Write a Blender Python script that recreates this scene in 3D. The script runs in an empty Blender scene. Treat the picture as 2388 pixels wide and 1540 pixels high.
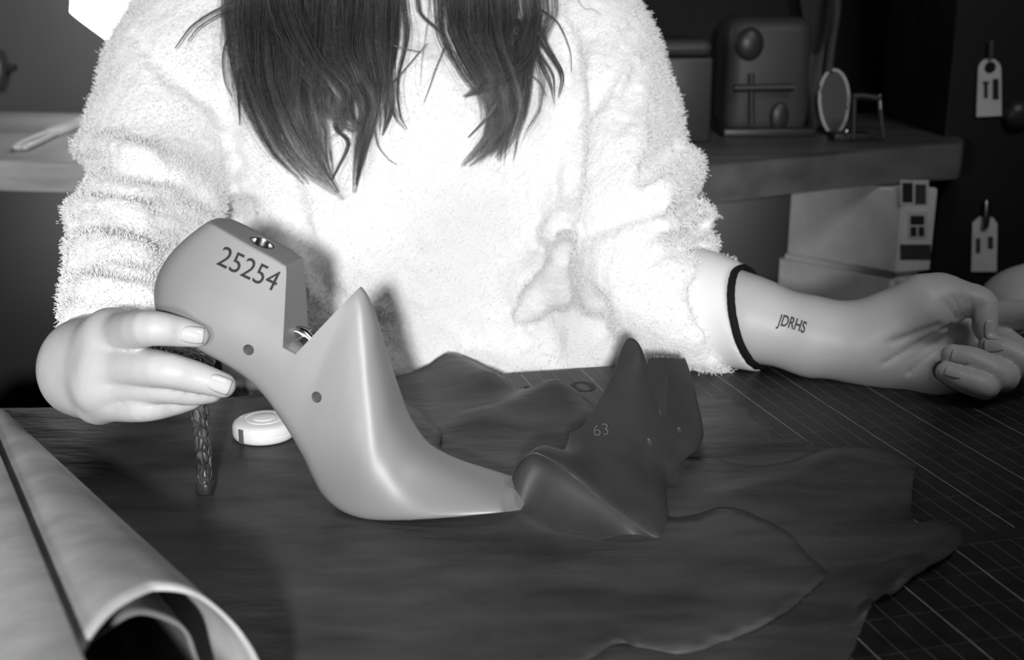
import bpy, bmesh, math, random
import numpy as np
from mathutils import Vector, Matrix
from mathutils.geometry import delaunay_2d_cdt
from mathutils.bvhtree import BVHTree
random.seed(7)
rng = np.random.default_rng(7)
scene = bpy.context.scene
col = scene.collection

# ------------------------------------------------------------------ camera, world, lights, exposure
FPX = 2800.0
PITCH = math.radians(16.0)
CAMZ = 1.05
CAM = np.array([0.0, 0.0, CAMZ])
AR = np.array([1.0, 0.0, 0.0])
AF = np.array([0.0, math.cos(PITCH), -math.sin(PITCH)])
AU = np.array([0.0, math.sin(PITCH), math.cos(PITCH)])
cam_data = bpy.data.cameras.new('camera')
cam_data.sensor_width = 36.0
cam_data.lens = FPX / 2388.0 * 36.0
cam_data.clip_start = 0.02
cam_data.dof.use_dof = True
cam_data.dof.focus_distance = 0.78
cam_data.dof.aperture_fstop = 9.0
cam = bpy.data.objects.new('camera', cam_data)
cam.location = CAM
cam.rotation_euler = (math.radians(90) - PITCH, 0, 0)
col.objects.link(cam)
scene.camera = cam

world = bpy.data.worlds.new('world')
scene.world = world
world.use_nodes = True
world.node_tree.nodes['Background'].inputs[0].default_value = (1, 1, 1, 1)
world.node_tree.nodes['Background'].inputs[1].default_value = 0.012

def aim(o, target):
    d = Vector(target) - o.location
    o.rotation_euler = d.to_track_quat('-Z', 'Y').to_euler()

def lamp(name, kind, loc, target, energy, **kw):
    l = bpy.data.lights.new(name, kind)
    l.energy = energy
    for k, v in kw.items():
        setattr(l, k, v)
    o = bpy.data.objects.new(name, l)
    o.location = loc
    col.objects.link(o)
    aim(o, target)
    return o

# hard bench spotlight beside the camera: its beam ends at the shirt cuff
lamp('key_spot', 'SPOT', (-0.02, -0.50, 1.15), (-0.22, 0.90, 0.90), 76, spot_size=math.radians(46), spot_blend=0.55, shadow_soft_size=0.03)
# second bench lamp, low on the left
lamp('low_spot', 'SPOT', (-0.66, -0.45, 0.99), (-0.28, 0.90, 0.88), 24, spot_size=math.radians(36), spot_blend=0.35, shadow_soft_size=0.11)
# added overhead fill, not a real lamp: lifts the right background and hand
lamp('right_fill', 'AREA', (0.75, 0.05, 2.1), (0.66, 1.08, 0.8), 7, size=0.5)

scene.view_settings.view_transform = 'Standard'
scene.view_settings.look = 'None'
scene.view_settings.exposure = 0.0
scene.view_settings.gamma = 1.0
scene.view_settings.use_curve_mapping = False

# ------------------------------------------------------------------ helpers
def W(px, py, d):
    return CAM + d * (AF + (px - 1194) / FPX * AR + (770 - py) / FPX * AU)

def G(px, py, z):
    r = AF + (px - 1194) / FPX * AR + (770 - py) / FPX * AU
    return CAM + r * ((z - CAMZ) / r[2])

def tag(o, label=None, cat=None, group=None, kind=None):
    if label: o['label'] = label
    if cat: o['category'] = cat
    if group: o['group'] = group
    if kind: o['kind'] = kind
    return o

def empty(name, loc=(0, 0, 0)):
    o = bpy.data.objects.new(name, None)
    o.empty_display_size = 0.02
    o.location = loc
    col.objects.link(o)
    return o

def wmat(o):
    return (wmat(o.parent) @ o.matrix_parent_inverse if o.parent else Matrix()) @ o.matrix_basis

def link(name, me, m=None, parent=None, smooth=True, sharp=None):
    o = bpy.data.objects.new(name, me)
    col.objects.link(o)
    if m is not None:
        me.materials.clear()
        me.materials.append(m)
    if parent is not None:
        o.parent = parent
        o.matrix_parent_inverse = wmat(parent).inverted()
    if smooth and hasattr(me, 'polygons'):
        me.polygons.foreach_set('use_smooth', [True] * len(me.polygons))
        if sharp is not None:
            me.set_sharp_from_angle(angle=math.radians(sharp))
    return o

def mesh(name, vs, fs):
    me = bpy.data.meshes.new(name)
    me.from_pydata([tuple(map(float, v)) for v in vs], [], [tuple(map(int, f)) for f in fs])
    me.validate()
    me.update()
    return me

def fix_normals(me):
    bm = bmesh.new(); bm.from_mesh(me)
    bmesh.ops.recalc_face_normals(bm, faces=bm.faces)
    if bm.calc_volume(signed=True) < 0:
        bmesh.ops.reverse_faces(bm, faces=bm.faces)
    bm.to_mesh(me); bm.free()
    me.update()

def bm_mesh(name, bm):
    me = bpy.data.meshes.new(name)
    bmesh.ops.recalc_face_normals(bm, faces=bm.faces)
    if bm.calc_volume(signed=True) < 0:
        bmesh.ops.reverse_faces(bm, faces=bm.faces)
    bm.to_mesh(me)
    bm.free()
    return me

def frame_to(a, b):
    z = Vector(b) - Vector(a)
    return z.to_track_quat('Z', 'Y').to_matrix().to_4x4(), z.length

def add_box(bm, c, s, bev=0.0, rot=None):
    M = Matrix.Translation(Vector(c)) @ (rot if rot is not None else Matrix())
    r = bmesh.ops.create_cube(bm, size=1.0, matrix=M @ Matrix.Diagonal((s[0], s[1], s[2], 1)))
    if bev > 0:
        es = set()
        for v in r['verts']:
            es.update(v.link_edges)
        bmesh.ops.bevel(bm, geom=list(es), offset=bev, segments=3, affect='EDGES', profile=0.5)

def add_cyl(bm, a, b, r1, r2=None, seg=32, caps=True):
    q, L = frame_to(a, b)
    M = Matrix.Translation((Vector(a) + Vector(b)) / 2) @ q
    bmesh.ops.create_cone(bm, cap_ends=caps, segments=seg, radius1=r1, radius2=r1 if r2 is None else r2, depth=L, matrix=M)

def add_ball(bm, c, r, s=(1, 1, 1), seg=24):
    bmesh.ops.create_uvsphere(bm, u_segments=seg, v_segments=seg // 2, radius=r, matrix=Matrix.Translation(Vector(c)) @ Matrix.Diagonal((s[0], s[1], s[2], 1)))

def spline(P, n, closed=False):
    P = np.asarray(P, float)
    N = len(P)
    out = []
    segs = N if closed else N - 1
    for i in range(segs):
        if closed:
            p0, p1, p2, p3 = P[(i - 1) % N], P[i], P[(i + 1) % N], P[(i + 2) % N]
        else:
            p1, p2 = P[i], P[i + 1]
            p0 = P[i - 1] if i > 0 else 2 * p1 - p2
            p3 = P[i + 2] if i + 2 < N else 2 * p2 - p1
        for k in range(n):
            t = k / n
            out.append(0.5 * ((2 * p1) + (-p0 + p2) * t + (2 * p0 - 5 * p1 + 4 * p2 - p3) * t * t + (-p0 + 3 * p1 - 3 * p2 + p3) * t ** 3))
    if not closed:
        out.append(P[-1])
    return np.array(out)

def add_tube(bm, pts, rad, seg=10, flat=1.0, flat_dir=None):
    pts = [Vector(p) for p in pts]
    n = len(pts)
    if not hasattr(rad, '__len__'):
        rad = [rad] * n
    rings = []
    up = Vector(flat_dir) if flat_dir is not None else Vector((0.13, 0.31, 0.94))
    for i, p in enumerate(pts):
        t = (pts[min(i + 1, n - 1)] - pts[max(i - 1, 0)]).normalized()
        s = t.cross(up)
        if s.length < 1e-4:
            s = t.cross(Vector((1, 0, 0)))
        s.normalize()
        q = s.cross(t).normalized()
        rings.append([bm.verts.new(p + rad[i] * (math.cos(2 * math.pi * k / seg) * s + flat * math.sin(2 * math.pi * k / seg) * q)) for k in range(seg)])
    for a, b in zip(rings, rings[1:]):
        for k in range(seg):
            bm.faces.new((a[k], a[(k + 1) % seg], b[(k + 1) % seg], b[k]))
    bm.faces.new(rings[0][::-1])
    bm.faces.new(rings[-1])

def add_lathe(bm, prof, base, axis=(0, 0, 1), seg=48):
    q = Vector(axis).to_track_quat('Z', 'Y').to_matrix().to_4x4()
    M = Matrix.Translation(Vector(base)) @ q
    rings = []
    for r, h in prof:
        if r < 1e-6:
            rings.append([bm.verts.new(M @ Vector((0, 0, h)))])
        else:
            rings.append([bm.verts.new(M @ Vector((r * math.cos(2 * math.pi * k / seg), r * math.sin(2 * math.pi * k / seg), h))) for k in range(seg)])
    for a, b in zip(rings, rings[1:]):
        if len(a) == 1 and len(b) == 1:
            continue
        for k in range(seg):
            if len(a) == 1:
                bm.faces.new((a[0], b[(k + 1) % seg], b[k]))
            elif len(b) == 1:
                bm.faces.new((a[k], a[(k + 1) % seg], b[0]))
            else:
                bm.faces.new((a[k], a[(k + 1) % seg], b[(k + 1) % seg], b[k]))

def boolean(me, cutters, op='DIFFERENCE'):
    o = bpy.data.objects.new('t', me)
    col.objects.link(o)
    objs = []
    for cm in cutters:
        c = bpy.data.objects.new('c', cm)
        col.objects.link(c)
        objs.append(c)
        md = o.modifiers.new('b', 'BOOLEAN')
        md.operation = op
        md.object = c
        md.solver = 'EXACT'
        md.use_self = False
    dg = bpy.context.evaluated_depsgraph_get()
    dg.update()
    out = bpy.data.meshes.new_from_object(o.evaluated_get(dg))
    for x in objs + [o]:
        bpy.data.objects.remove(x)
    return out

def text_mesh(s, size, extrude=0.0, offset=0.0):
    c = bpy.data.curves.new('t', 'FONT')
    c.body = s
    c.size = size
    c.extrude = extrude
    c.offset = offset
    c.align_x = 'CENTER'
    c.align_y = 'CENTER'
    c.resolution_u = 6
    o = bpy.data.objects.new('t', c)
    col.objects.link(o)
    dg = bpy.context.evaluated_depsgraph_get()
    dg.update()
    me = bpy.data.meshes.new_from_object(o.evaluated_get(dg))
    bpy.data.objects.remove(o)
    return me

def densify(me, cuts_len):
    bm = bmesh.new()
    bm.from_mesh(me)
    bmesh.ops.triangulate(bm, faces=bm.faces)
    for _ in range(5):
        es = [e for e in bm.edges if e.calc_length() > cuts_len]
        if not es:
            break
        bmesh.ops.subdivide_edges(bm, edges=es, cuts=1)
        bmesh.ops.triangulate(bm, faces=bm.faces)
    bm.to_mesh(me)
    bm.free()
    return me

# ------------------------------------------------------------------ materials
def mat(name, c, rough=0.5, spec=0.5, metal=0.0, bump=None, var=None, sheen=0.0, sss=0.0, coat=0.0):
    """bump = list of (kind, scale, strength, distance); var = (scale, lo, hi, detail)"""
    m = bpy.data.materials.new(name)
    m.use_nodes = True
    nt = m.node_tree
    b = nt.nodes['Principled BSDF']
    b.inputs['Base Color'].default_value = (c, c, c, 1)
    b.inputs['Roughness'].default_value = rough
    b.inputs['Specular IOR Level'].default_value = spec
    b.inputs['Metallic'].default_value = metal
    b.inputs['Sheen Weight'].default_value = sheen
    b.inputs['Coat Weight'].default_value = coat
    if sss:
        b.inputs['Subsurface Weight'].default_value = sss
        b.inputs['Subsurface Radius'].default_value = (0.006, 0.006, 0.006)
        b.inputs['Subsurface Scale'].default_value = 1.0
    tc = nt.nodes.new('ShaderNodeTexCoord')
    last = None
    for kind, sc, st, dist in (bump or []):
        if kind == 'voronoi':
            t = nt.nodes.new('ShaderNodeTexVoronoi')
            t.feature = 'DISTANCE_TO_EDGE'
            out = t.outputs['Distance']
            r = nt.nodes.new('ShaderNodeMapRange')
            r.inputs['From Max'].default_value = 0.16
            nt.links.new(out, r.inputs['Value'])
            out = r.outputs['Result']
        else:
            t = nt.nodes.new('ShaderNodeTexNoise')
            t.inputs['Detail'].default_value = 6
            out = t.outputs['Fac']
        mp = nt.nodes.new('ShaderNodeMapping')
        mp.inputs['Scale'].default_value = sc if hasattr(sc, '__len__') else (sc, sc, sc)
        nt.links.new(tc.outputs['Object'], mp.inputs['Vector'])
        nt.links.new(mp.outputs['Vector'], t.inputs['Vector'])
        t.inputs['Scale'].default_value = 1.0
        bp = nt.nodes.new('ShaderNodeBump')
        bp.inputs['Strength'].default_value = st
        bp.inputs['Distance'].default_value = dist
        nt.links.new(out, bp.inputs['Height'])
        if last is not None:
            nt.links.new(last.outputs['Normal'], bp.inputs['Normal'])
        last = bp
    if last is not None:
        nt.links.new(last.outputs['Normal'], b.inputs['Normal'])
    if var:
        sc, lo, hi, det = var
        t = nt.nodes.new('ShaderNodeTexNoise')
        t.inputs['Detail'].default_value = det
        t.inputs['Scale'].default_value = 1.0
        mp = nt.nodes.new('ShaderNodeMapping')
        mp.inputs['Scale'].default_value = sc if hasattr(sc, '__len__') else (sc, sc, sc)
        nt.links.new(tc.outputs['Object'], mp.inputs['Vector'])
        nt.links.new(mp.outputs['Vector'], t.inputs['Vector'])
        r = nt.nodes.new('ShaderNodeMapRange')
        r.inputs['From Min'].default_value = 0.3
        r.inputs['From Max'].default_value = 0.7
        r.inputs['To Min'].default_value = lo
        r.inputs['To Max'].default_value = hi
        nt.links.new(t.outputs['Fac'], r.inputs['Value'])
        cb = nt.nodes.new('ShaderNodeCombineColor')
        for k in range(3):
            nt.links.new(r.outputs['Result'], cb.inputs[k])
        nt.links.new(cb.outputs['Color'], b.inputs['Base Color'])
    return m

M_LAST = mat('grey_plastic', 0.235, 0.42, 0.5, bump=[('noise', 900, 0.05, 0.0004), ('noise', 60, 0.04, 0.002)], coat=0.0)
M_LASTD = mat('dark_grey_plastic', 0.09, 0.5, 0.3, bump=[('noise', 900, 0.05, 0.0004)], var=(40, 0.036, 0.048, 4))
M_STEEL = mat('steel', 0.62, 0.22, 0.5, 1.0, bump=[('noise', (300, 300, 40), 0.1, 0.0005)])
M_BLACK = mat('black_rubber', 0.012, 0.55, 0.3)
M_INK = mat('engraved_ink', 0.015, 0.6, 0.3)
M_SNAKE = mat('snakeskin', 0.11, 0.42, 0.6, bump=[('voronoi', (230, 230, 130), 1.0, 0.0012), ('noise', 1500, 0.3, 0.0003)], var=(160, 0.012, 0.10, 5))
M_WHITE = mat('white_plastic', 0.80, 0.22, 0.5)
M_LEATHER = mat('dark_leather', 0.06, 0.48, 0.35, bump=[('noise', 1400, 0.18, 0.0004), ('noise', (22, 60, 30), 0.35, 0.006)], var=((14, 40, 10), 0.021, 0.068, 8))
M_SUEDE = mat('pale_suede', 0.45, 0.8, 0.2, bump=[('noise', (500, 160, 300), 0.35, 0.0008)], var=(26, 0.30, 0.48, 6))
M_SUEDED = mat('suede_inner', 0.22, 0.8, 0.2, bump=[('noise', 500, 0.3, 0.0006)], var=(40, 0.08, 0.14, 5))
M_WOOD = mat('oak_wood', 0.28, 0.5, 0.4, bump=[('noise', (8, 220, 220), 0.25, 0.001)], var=((3, 70, 70), 0.34, 0.52, 6))
M_WOODT = mat('worktop', 0.22, 0.4, 0.4, bump=[('noise', (12, 160, 160), 0.15, 0.001)], var=((3, 30, 30), 0.10, 0.17, 6))
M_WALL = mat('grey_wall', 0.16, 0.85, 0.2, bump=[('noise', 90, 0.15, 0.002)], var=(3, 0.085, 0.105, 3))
M_WALLD = mat('dark_wall', 0.022, 0.8, 0.2, bump=[('noise', 90, 0.1, 0.002)], var=(3, 0.018, 0.028, 3))  # also paints the unlit right part of the back wall
M_FLOOR = mat('floor_concrete', 0.06, 0.7, 0.3, var=(4, 0.04, 0.08, 5))
M_CARD = mat('pale_card', 0.42, 0.7, 0.3, var=(30, 0.62, 0.76, 4))
M_DARK = mat('dark_plastic', 0.03, 0.4, 0.5)
M_MID = mat('grey_enamel', 0.09, 0.5, 0.4, var=(8, 0.05, 0.068, 3))
# ------------------------------------------------------------------ work table and cutting mat
TZ = 0.75
e0, e1 = G(300, 950, TZ), G(1700, 836, TZ)
TDIR = (e1 - e0) / np.linalg.norm(e1 - e0)
TYAW = math.atan2(TDIR[1], TDIR[0])
TNRM = np.array([-TDIR[1], TDIR[0], 0.0])      # towards the sitter
def T(x, y, z):                                   # table frame: x along the back edge, y from the edge (negative = towards camera)
    return e0 + x * TDIR + y * TNRM + np.array([0, 0, z - TZ])
table = empty('work_table', T(0, -0.4, 0))
tag(table, 'long dark work table under the leather hides and cutting mat', 'table')
bm = bmesh.new()
RZ = Matrix.Rotation(TYAW, 4, 'Z')
add_box(bm, T(0.25, -0.44, TZ - 0.02), (1.9, 0.90, 0.036), 0.004, RZ)
link('table_top', bm_mesh('table_top', bm), M_WOODT, table, sharp=40)
for x in (-0.64, 1.14):
    for y in (-0.83, -0.05):
        bm = bmesh.new()
        add_box(bm, T(x, y, (TZ - 0.038) / 2), (0.06, 0.06, TZ - 0.038), 0.004, RZ)
        link('table_leg', bm_mesh('table_leg', bm), M_DARK, table, sharp=40)

def mat_grid():
    m = bpy.data.materials.new('cutting_mat_print')
    m.use_nodes = True
    nt = m.node_tree
    N, L = nt.nodes, nt.links
    b = N['Principled BSDF']
    tc = N.new('ShaderNodeTexCoord')
    ns = N.new('ShaderNodeTexNoise'); ns.inputs['Scale'].default_value = 14
    L.new(tc.outputs['Object'], ns.inputs['Vector'])
    sp = N.new('ShaderNodeSeparateXYZ'); L.new(tc.outputs['Object'], sp.inputs[0])
    def mth(op, a, bb=None, c=None):
        n = N.new('ShaderNodeMath'); n.operation = op
        for i, v in enumerate((a, bb, c)):
            if v is None: continue
            if isinstance(v, (int, float)): n.inputs[i].default_value = v
            else: L.new(v, n.inputs[i])
        return n.outputs[0]
    wob = mth('MULTIPLY', mth('SUBTRACT', ns.outputs['Fac'], 0.5), 0.0022)
    x = mth('ADD', sp.outputs[0], wob)
    y = mth('ADD', sp.outputs[1], wob)
    def lines(v, step, wd):
        f = mth('FRACT', mth('DIVIDE', v, step))
        d = mth('ABSOLUTE', mth('SUBTRACT', f, 0.5))          # 0.5 at the line
        return mth('GREATER_THAN', d, 0.5 - wd / step / 2)
    fine = mth('MULTIPLY', lines(x, 0.0125, 0.00045), 0.33)
    bold = mth('MULTIPLY', lines(x, 0.05, 0.00075), 0.75)
    cy = mth('MULTIPLY', lines(y, 0.03, 0.0005), 0.16)
    # printed margin strip without lines, between two scales
    inm = mth('MULTIPLY', mth('GREATER_THAN', y, -0.359), mth('LESS_THAN', y, -0.347))
    g = mth('MAXIMUM', mth('MAXIMUM', fine, bold), cy)
    g = mth('MULTIPLY', g, mth('SUBTRACT', 1.0, inm))
    n2 = N.new('ShaderNodeTexNoise'); n2.inputs['Scale'].default_value = 60; n2.inputs['Detail'].default_value = 5
    L.new(tc.outputs['Object'], n2.inputs['Vector'])
    g = mth('MULTIPLY', g, mth('ADD', mth('MULTIPLY', n2.outputs['Fac'], 1.2), 0.2))
    v = mth('ADD', mth('MULTIPLY', g, 0.40), mth('MULTIPLY', n2.outputs['Fac'], 0.026))
    cb = N.new('ShaderNodeCombineColor')
    for k in range(3): L.new(v, cb.inputs[k])
    L.new(cb.outputs[0], b.inputs['Base Color'])
    b.inputs['Roughness'].default_value = 0.5
    b.inputs['Specular IOR Level'].default_value = 0.4
    bp = N.new('ShaderNodeBump'); bp.inputs['Strength'].default_value = 0.15; bp.inputs['Distance'].default_value = 0.0005
    n3 = N.new('ShaderNodeTexNoise'); n3.inputs['Scale'].default_value = 1500
    L.new(tc.outputs['Object'], n3.inputs['Vector']); L.new(n3.outputs['Fac'], bp.inputs['Height'])
    L.new(bp.outputs[0], b.inputs['Normal'])
    return m
bm = bmesh.new()
add_box(bm, (0.25, -0.442, 0), (1.86, 0.88, 0.002), 0.0006)
cmat = link('cutting_mat', bm_mesh('cutting_mat', bm), mat_grid(), sharp=40)
cmat.location = T(0, 0, TZ - 0.002 + 0.0031)
cmat.rotation_euler = (0, 0, TYAW)
tag(cmat, 'dark cutting mat printed with a fine pale grid, covering the table', 'cutting mat')
MATZ = TZ + 0.0022
# big scale numerals printed near the back edge of the mat
tm = text_mesh('100', 0.034)
n_ = link('printed_numerals', tm, mat('print_ink', 0.02, 0.6, 0.3), cmat, smooth=False)
pp = G(1300, 908, MATZ + 0.0001)
n_.matrix_basis = Matrix.Translation(Vector(pp)) @ Matrix.Rotation(TYAW, 4, 'Z') @ Matrix.Diagonal((1.25, 1, 1, 1))

# ------------------------------------------------------------------ shoe lasts
PSI = math.radians(15)
AX = np.array([math.cos(PSI), -math.sin(PSI), 0])
AW = np.array([-math.sin(PSI), -math.cos(PSI), 0])     # towards the camera
AZ = np.array([0, 0, 1.0])
HIDEZ = MATZ + 0.0052                                    # top of the uppermost hide
AO = G(880, 1217, HIDEZ) - 0.030 * AW
def uv(px, py, w=0.0):
    r = AF + (px - 1194) / FPX * AR + (770 - py) / FPX * AU
    t = ((AO + w * AW - CAM) @ AW) / (r @ AW)
    p = CAM + t * r - AO
    return np.array([p @ AX, p @ AZ])
ST = [  # near feather px, top px, half width at feather, half width at top, bow, top flat?
    ((372, 745), (494, 513), .0030, .0030, 62), ((377, 757), (500, 513), .0095, .0070, 61), ((392, 777), (522, 519), .0165, .0110, 56),
    ((424, 801), (560, 538), .0212, .0125, 46), ((470, 833), (610, 565), .0226, .0130, 33), ((520, 862), (655, 590), .0226, .0125, 20),
    ((565, 894), (690, 612), .0216, .0118, 10), ((605, 935), (730, 628), .0206, .0100, 4), ((640, 985), (780, 648), .0202, .0080, 0),
    ((672, 1036), (822, 664), .0206, .0062, 0), ((698, 1085), (843, 671), .0222, .0045, 0), ((720, 1130), (861, 700), .0245, .0055, -6),
    ((746, 1168), (878, 752), .0270, .0068, -10), ((782, 1196), (892, 815), .0297, .0090, -12), ((825, 1212), (911, 886), .0318, .0120, -10),
    ((872, 1218), (936, 970), .0328, .0190, -6), ((940, 1217), (976, 1036), .0328, .0215, -2), ((1020, 1211), (1035, 1074), .0315, .0215, 0),
    ((1100, 1203), (1105, 1103), .0285, .0200, 0), ((1165, 1196), (1166, 1127), .0238, .0170, 0), ((1203, 1192), (1200, 1143), .0182, .0125, 0),
    ((1230, 1189), (1226, 1157), .0115, .0075, 0), ((1246, 1188), (1240, 1162), .0070, .0050, 0)]
ST_SHORT = [((1186, 1194), (1185, 1136), .0180, .0125, 0), ((1202, 1192), (1200, 1146), .0115, .0075, 0), ((1214, 1190), (1207, 1158), .0070, .0050, 0)]
def last_mesh(short=False):
    rows = []
    for (b, t, wb, wt, bow) in (ST[:-3] + ST_SHORT if short else ST):
        B = uv(b[0], b[1], wb * 0.95)
        Tp = uv(t[0], t[1], 0.0)
        rows.append(np.array([B[0], B[1], Tp[0], Tp[1], wb, wt, bow / 4000.0]))
    rows = spline(rows, 5)
    NS = len(rows)
    vs, fs = [], []
    K = None
    for i, r in enumerate(rows):
        B, Tp, wb, wt, bow = r[0:2], r[2:4], max(r[4], 0.0006), max(r[5], 0.0004), r[6]
        f = i / (NS - 1)
        Ln = np.linalg.norm(Tp - B)
        plate = f < 0.36
        rt = 0.0016 if plate else min(wt * np.interp(f, [.4, .55, .7], [1.2, .8, .5]), Ln * 0.42)
        pw = np.interp(f, [0, .3, .42, .5, .62, 1], [1.25, 1.25, 1.35, 1.6, 2.3, 2.5])
        rb = np.interp(f, [0, .2, .45, .62, .8, 1], [.004, .010, .014, .007, .002, .0008])
        rb = min(rb, wb * 0.6, Ln * 0.3)
        prof = [(0.0, 0.0), ((wb - rb) * 0.5, 0.0)]
        for a in np.linspace(0, 1, 6):
            an = a * math.pi / 2
            prof.append((wb - rb + rb * math.sin(an), rb * (1 - math.cos(an))))
        for h in np.linspace(0.06, 0.97, 14):
            hh = rb + (Ln - rb - rt) * h
            s = h ** pw
            bulge = 1 + 0.05 * math.sin(math.pi * min(h / 0.5, 1))
            prof.append((wb * bulge * (1 - s) + wt * s, hh))
        for a in np.linspace(0, 1, 6):
            an = a * math.pi / 2
            rx = rt if plate else wt
            prof.append((wt - rx + rx * math.cos(an), Ln - rt + rt * math.sin(an)))
        if plate:
            prof.append((0.0, Ln))
        else:
            prof[-1] = (0.0, Ln)
            prof.insert(-1, (wt * 0.25, Ln - rt * 0.03))
        pr = np.array(prof)
        ar = np.r_[0, np.cumsum(np.linalg.norm(np.diff(pr, axis=0), axis=1))]
        if not plate:
            sa = np.linspace(0, 1, 44) * ar[-1]
            pr = np.c_[np.interp(sa, ar, pr[:, 0]), np.interp(sa, ar, pr[:, 1])]
            wgt = np.clip((pr[:, 1] / Ln - 0.12) / 0.2, 0, 1)[1:-1, None] * 0.5
            for _ in range(40):
                ext = pr[-2] * [-1, 1]
                top = pr[-1] + 0.25 * (pr[-2] + ext - 2 * pr[-1])
                pr[1:-1] += wgt * (0.5 * (pr[:-2] + pr[2:]) - pr[1:-1])
                pr[-1] = top
            pr[:, 1] *= Ln / pr[-1, 1]
        else:
            tt = np.interp(np.linspace(0, len(ar) - 1, 44), np.arange(len(ar)), ar)
            pr = np.c_[np.interp(tt, ar, pr[:, 0]), np.interp(tt, ar, pr[:, 1])]
        prof = [tuple(x) for x in pr]
        ring = [(x, h) for x, h in prof] + [(-x, h) for x, h in prof[-2:0:-1]]
        D = (Tp - B) / max(Ln, 1e-6)
        for x, h in ring:
            s = h / max(Ln, 1e-6)
            c = B + D * h + np.array([-bow * 4 * s * (1 - s) ** 1.0, 0])
            vs.append(np.array([c[0], x, c[1]]))          # local u, w, v
        K = len(ring)
    for i in range(NS - 1):
        for k in range(K):
            a, b = i * K + k, i * K + (k + 1) % K
            fs.append((a, b, b + K, a + K))
    fs.append(tuple(range(K))[::-1])
    fs.append(tuple((NS - 1) * K + k for k in range(K)))
    me = mesh('last_body', vs, fs)
    fix_normals(me)
    return me
def loc(px, py, w):            # local last coordinates of a pixel at side offset w
    a = uv(px, py, w)
    return np.array([a[0], w, a[1]])
def prism(poly, w0, w1):
    n = len(poly)
    vs = [(p[0], w0, p[1]) for p in poly] + [(p[0], w1, p[1]) for p in poly]
    fs = [tuple(range(n)), tuple(range(2 * n - 1, n - 1, -1))] + [(i, i + n, (i + 1) % n + n, (i + 1) % n) for i in range(n)]
    bm = bmesh.new(); m_ = mesh('c', vs, fs); bm.from_mesh(m_)
    return bm_mesh('c', bm)
notch = [uv(680, 560, .0), uv(689, 625, .0), uv(676, 800, .008), uv(690, 826, .016), uv(700, 818, .012), uv(842, 668, .0), uv(835, 560, 0)]
def cyl_mesh(a, b, r, seg=24):
    bm = bmesh.new(); add_cyl(bm, a, b, r, seg=seg); return bm_mesh('c', bm)
HOLE1, HOLE2 = loc(580, 816, .021), loc(733, 931, .0225)
pl0, pl1 = loc(520, 518, 0), loc(672, 600, 0)
PLN = np.cross(pl1 - pl0, np.array([0, 1.0, 0])); PLN /= np.linalg.norm(PLN); PLN = PLN if PLN[2] > 0 else -PLN
PH = pl0 + (pl1 - pl0) * 0.60
def build_last(name, fn, base, M, label, short=False):
    """fn maps local last coordinates (u, w, v) to the world"""
    def place(me_):
        c = np.array([v.co[:] for v in me_.vertices])
        me_.vertices.foreach_set('co', fn(c).astype(np.float32).ravel())
        fix_normals(me_)
    root = empty(name, base)
    tag(root, label, 'shoe last', 'plastic shoe lasts on the leather')
    me = last_mesh(short)
    cut = [prism(notch, -.06, .06)]
    for H in (HOLE1, HOLE2):
        cut.append(cyl_mesh(H + np.array([0, -.036, 0]), H + np.array([0, .02, 0]), .0032))
    cut.append(cyl_mesh(PH - PLN * .016, PH + PLN * .01, .0074, 32))
    s0 = loc(681, 742, .0)
    bmx = bmesh.new(); add_box(bmx, s0 + np.array([-.004, 0, 0]), (.012, .0045, .016)); cut.append(bm_mesh('c', bmx))
    me = boolean(me, cut)
    place(me)
    body = link('last_body', me, M, root, sharp=28)
    # steel bushing in the top plate
    bm = bmesh.new()
    add_lathe(bm, [(.0060, -.014), (.0060, .0), (.0063, .0006), (.0074, .0006), (.0076, -.0002), (.0076, -.014), (.006, -.014)], PH - PLN * .0004, PLN, 32)
    m_ = bm_mesh('thimble', bm); place(m_); link('thimble', m_, M_STEEL, root, sharp=40)
    # spring link and hinge barrel in the V cut
    a, b = loc(676, 768, -.001), loc(728, 798, -.001)
    bm = bmesh.new()
    add_tube(bm, spline([a, (a + b) / 2 + np.array([.001, 0, .0018]), b], 6), .0032, 12, flat=.9)
    m_ = bm_mesh('spring_link', bm); place(m_); link('spring_link', m_, M_STEEL, root, sharp=40)
    bm = bmesh.new()
    c = loc(690, 812, .012)
    add_cyl(bm, c + np.array([0, -.024, 0]), c + np.array([0, -.001, 0]), .0042, seg=32)
    m_ = bm_mesh('hinge_barrel', bm); place(m_); link('hinge_barrel', m_, M_STEEL, root, sharp=40)
    return root, body
def fn_a(c):
    return AO + c[:, 0:1] * AX + c[:, 1:2] * AW + c[:, 2:3] * AZ
last_a, body_a = build_last('shoe_last', fn_a, G(880, 1200, HIDEZ), M_LAST, 'pale grey pointed high heel shoe last stamped 25254, held in the hand', True)
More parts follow.
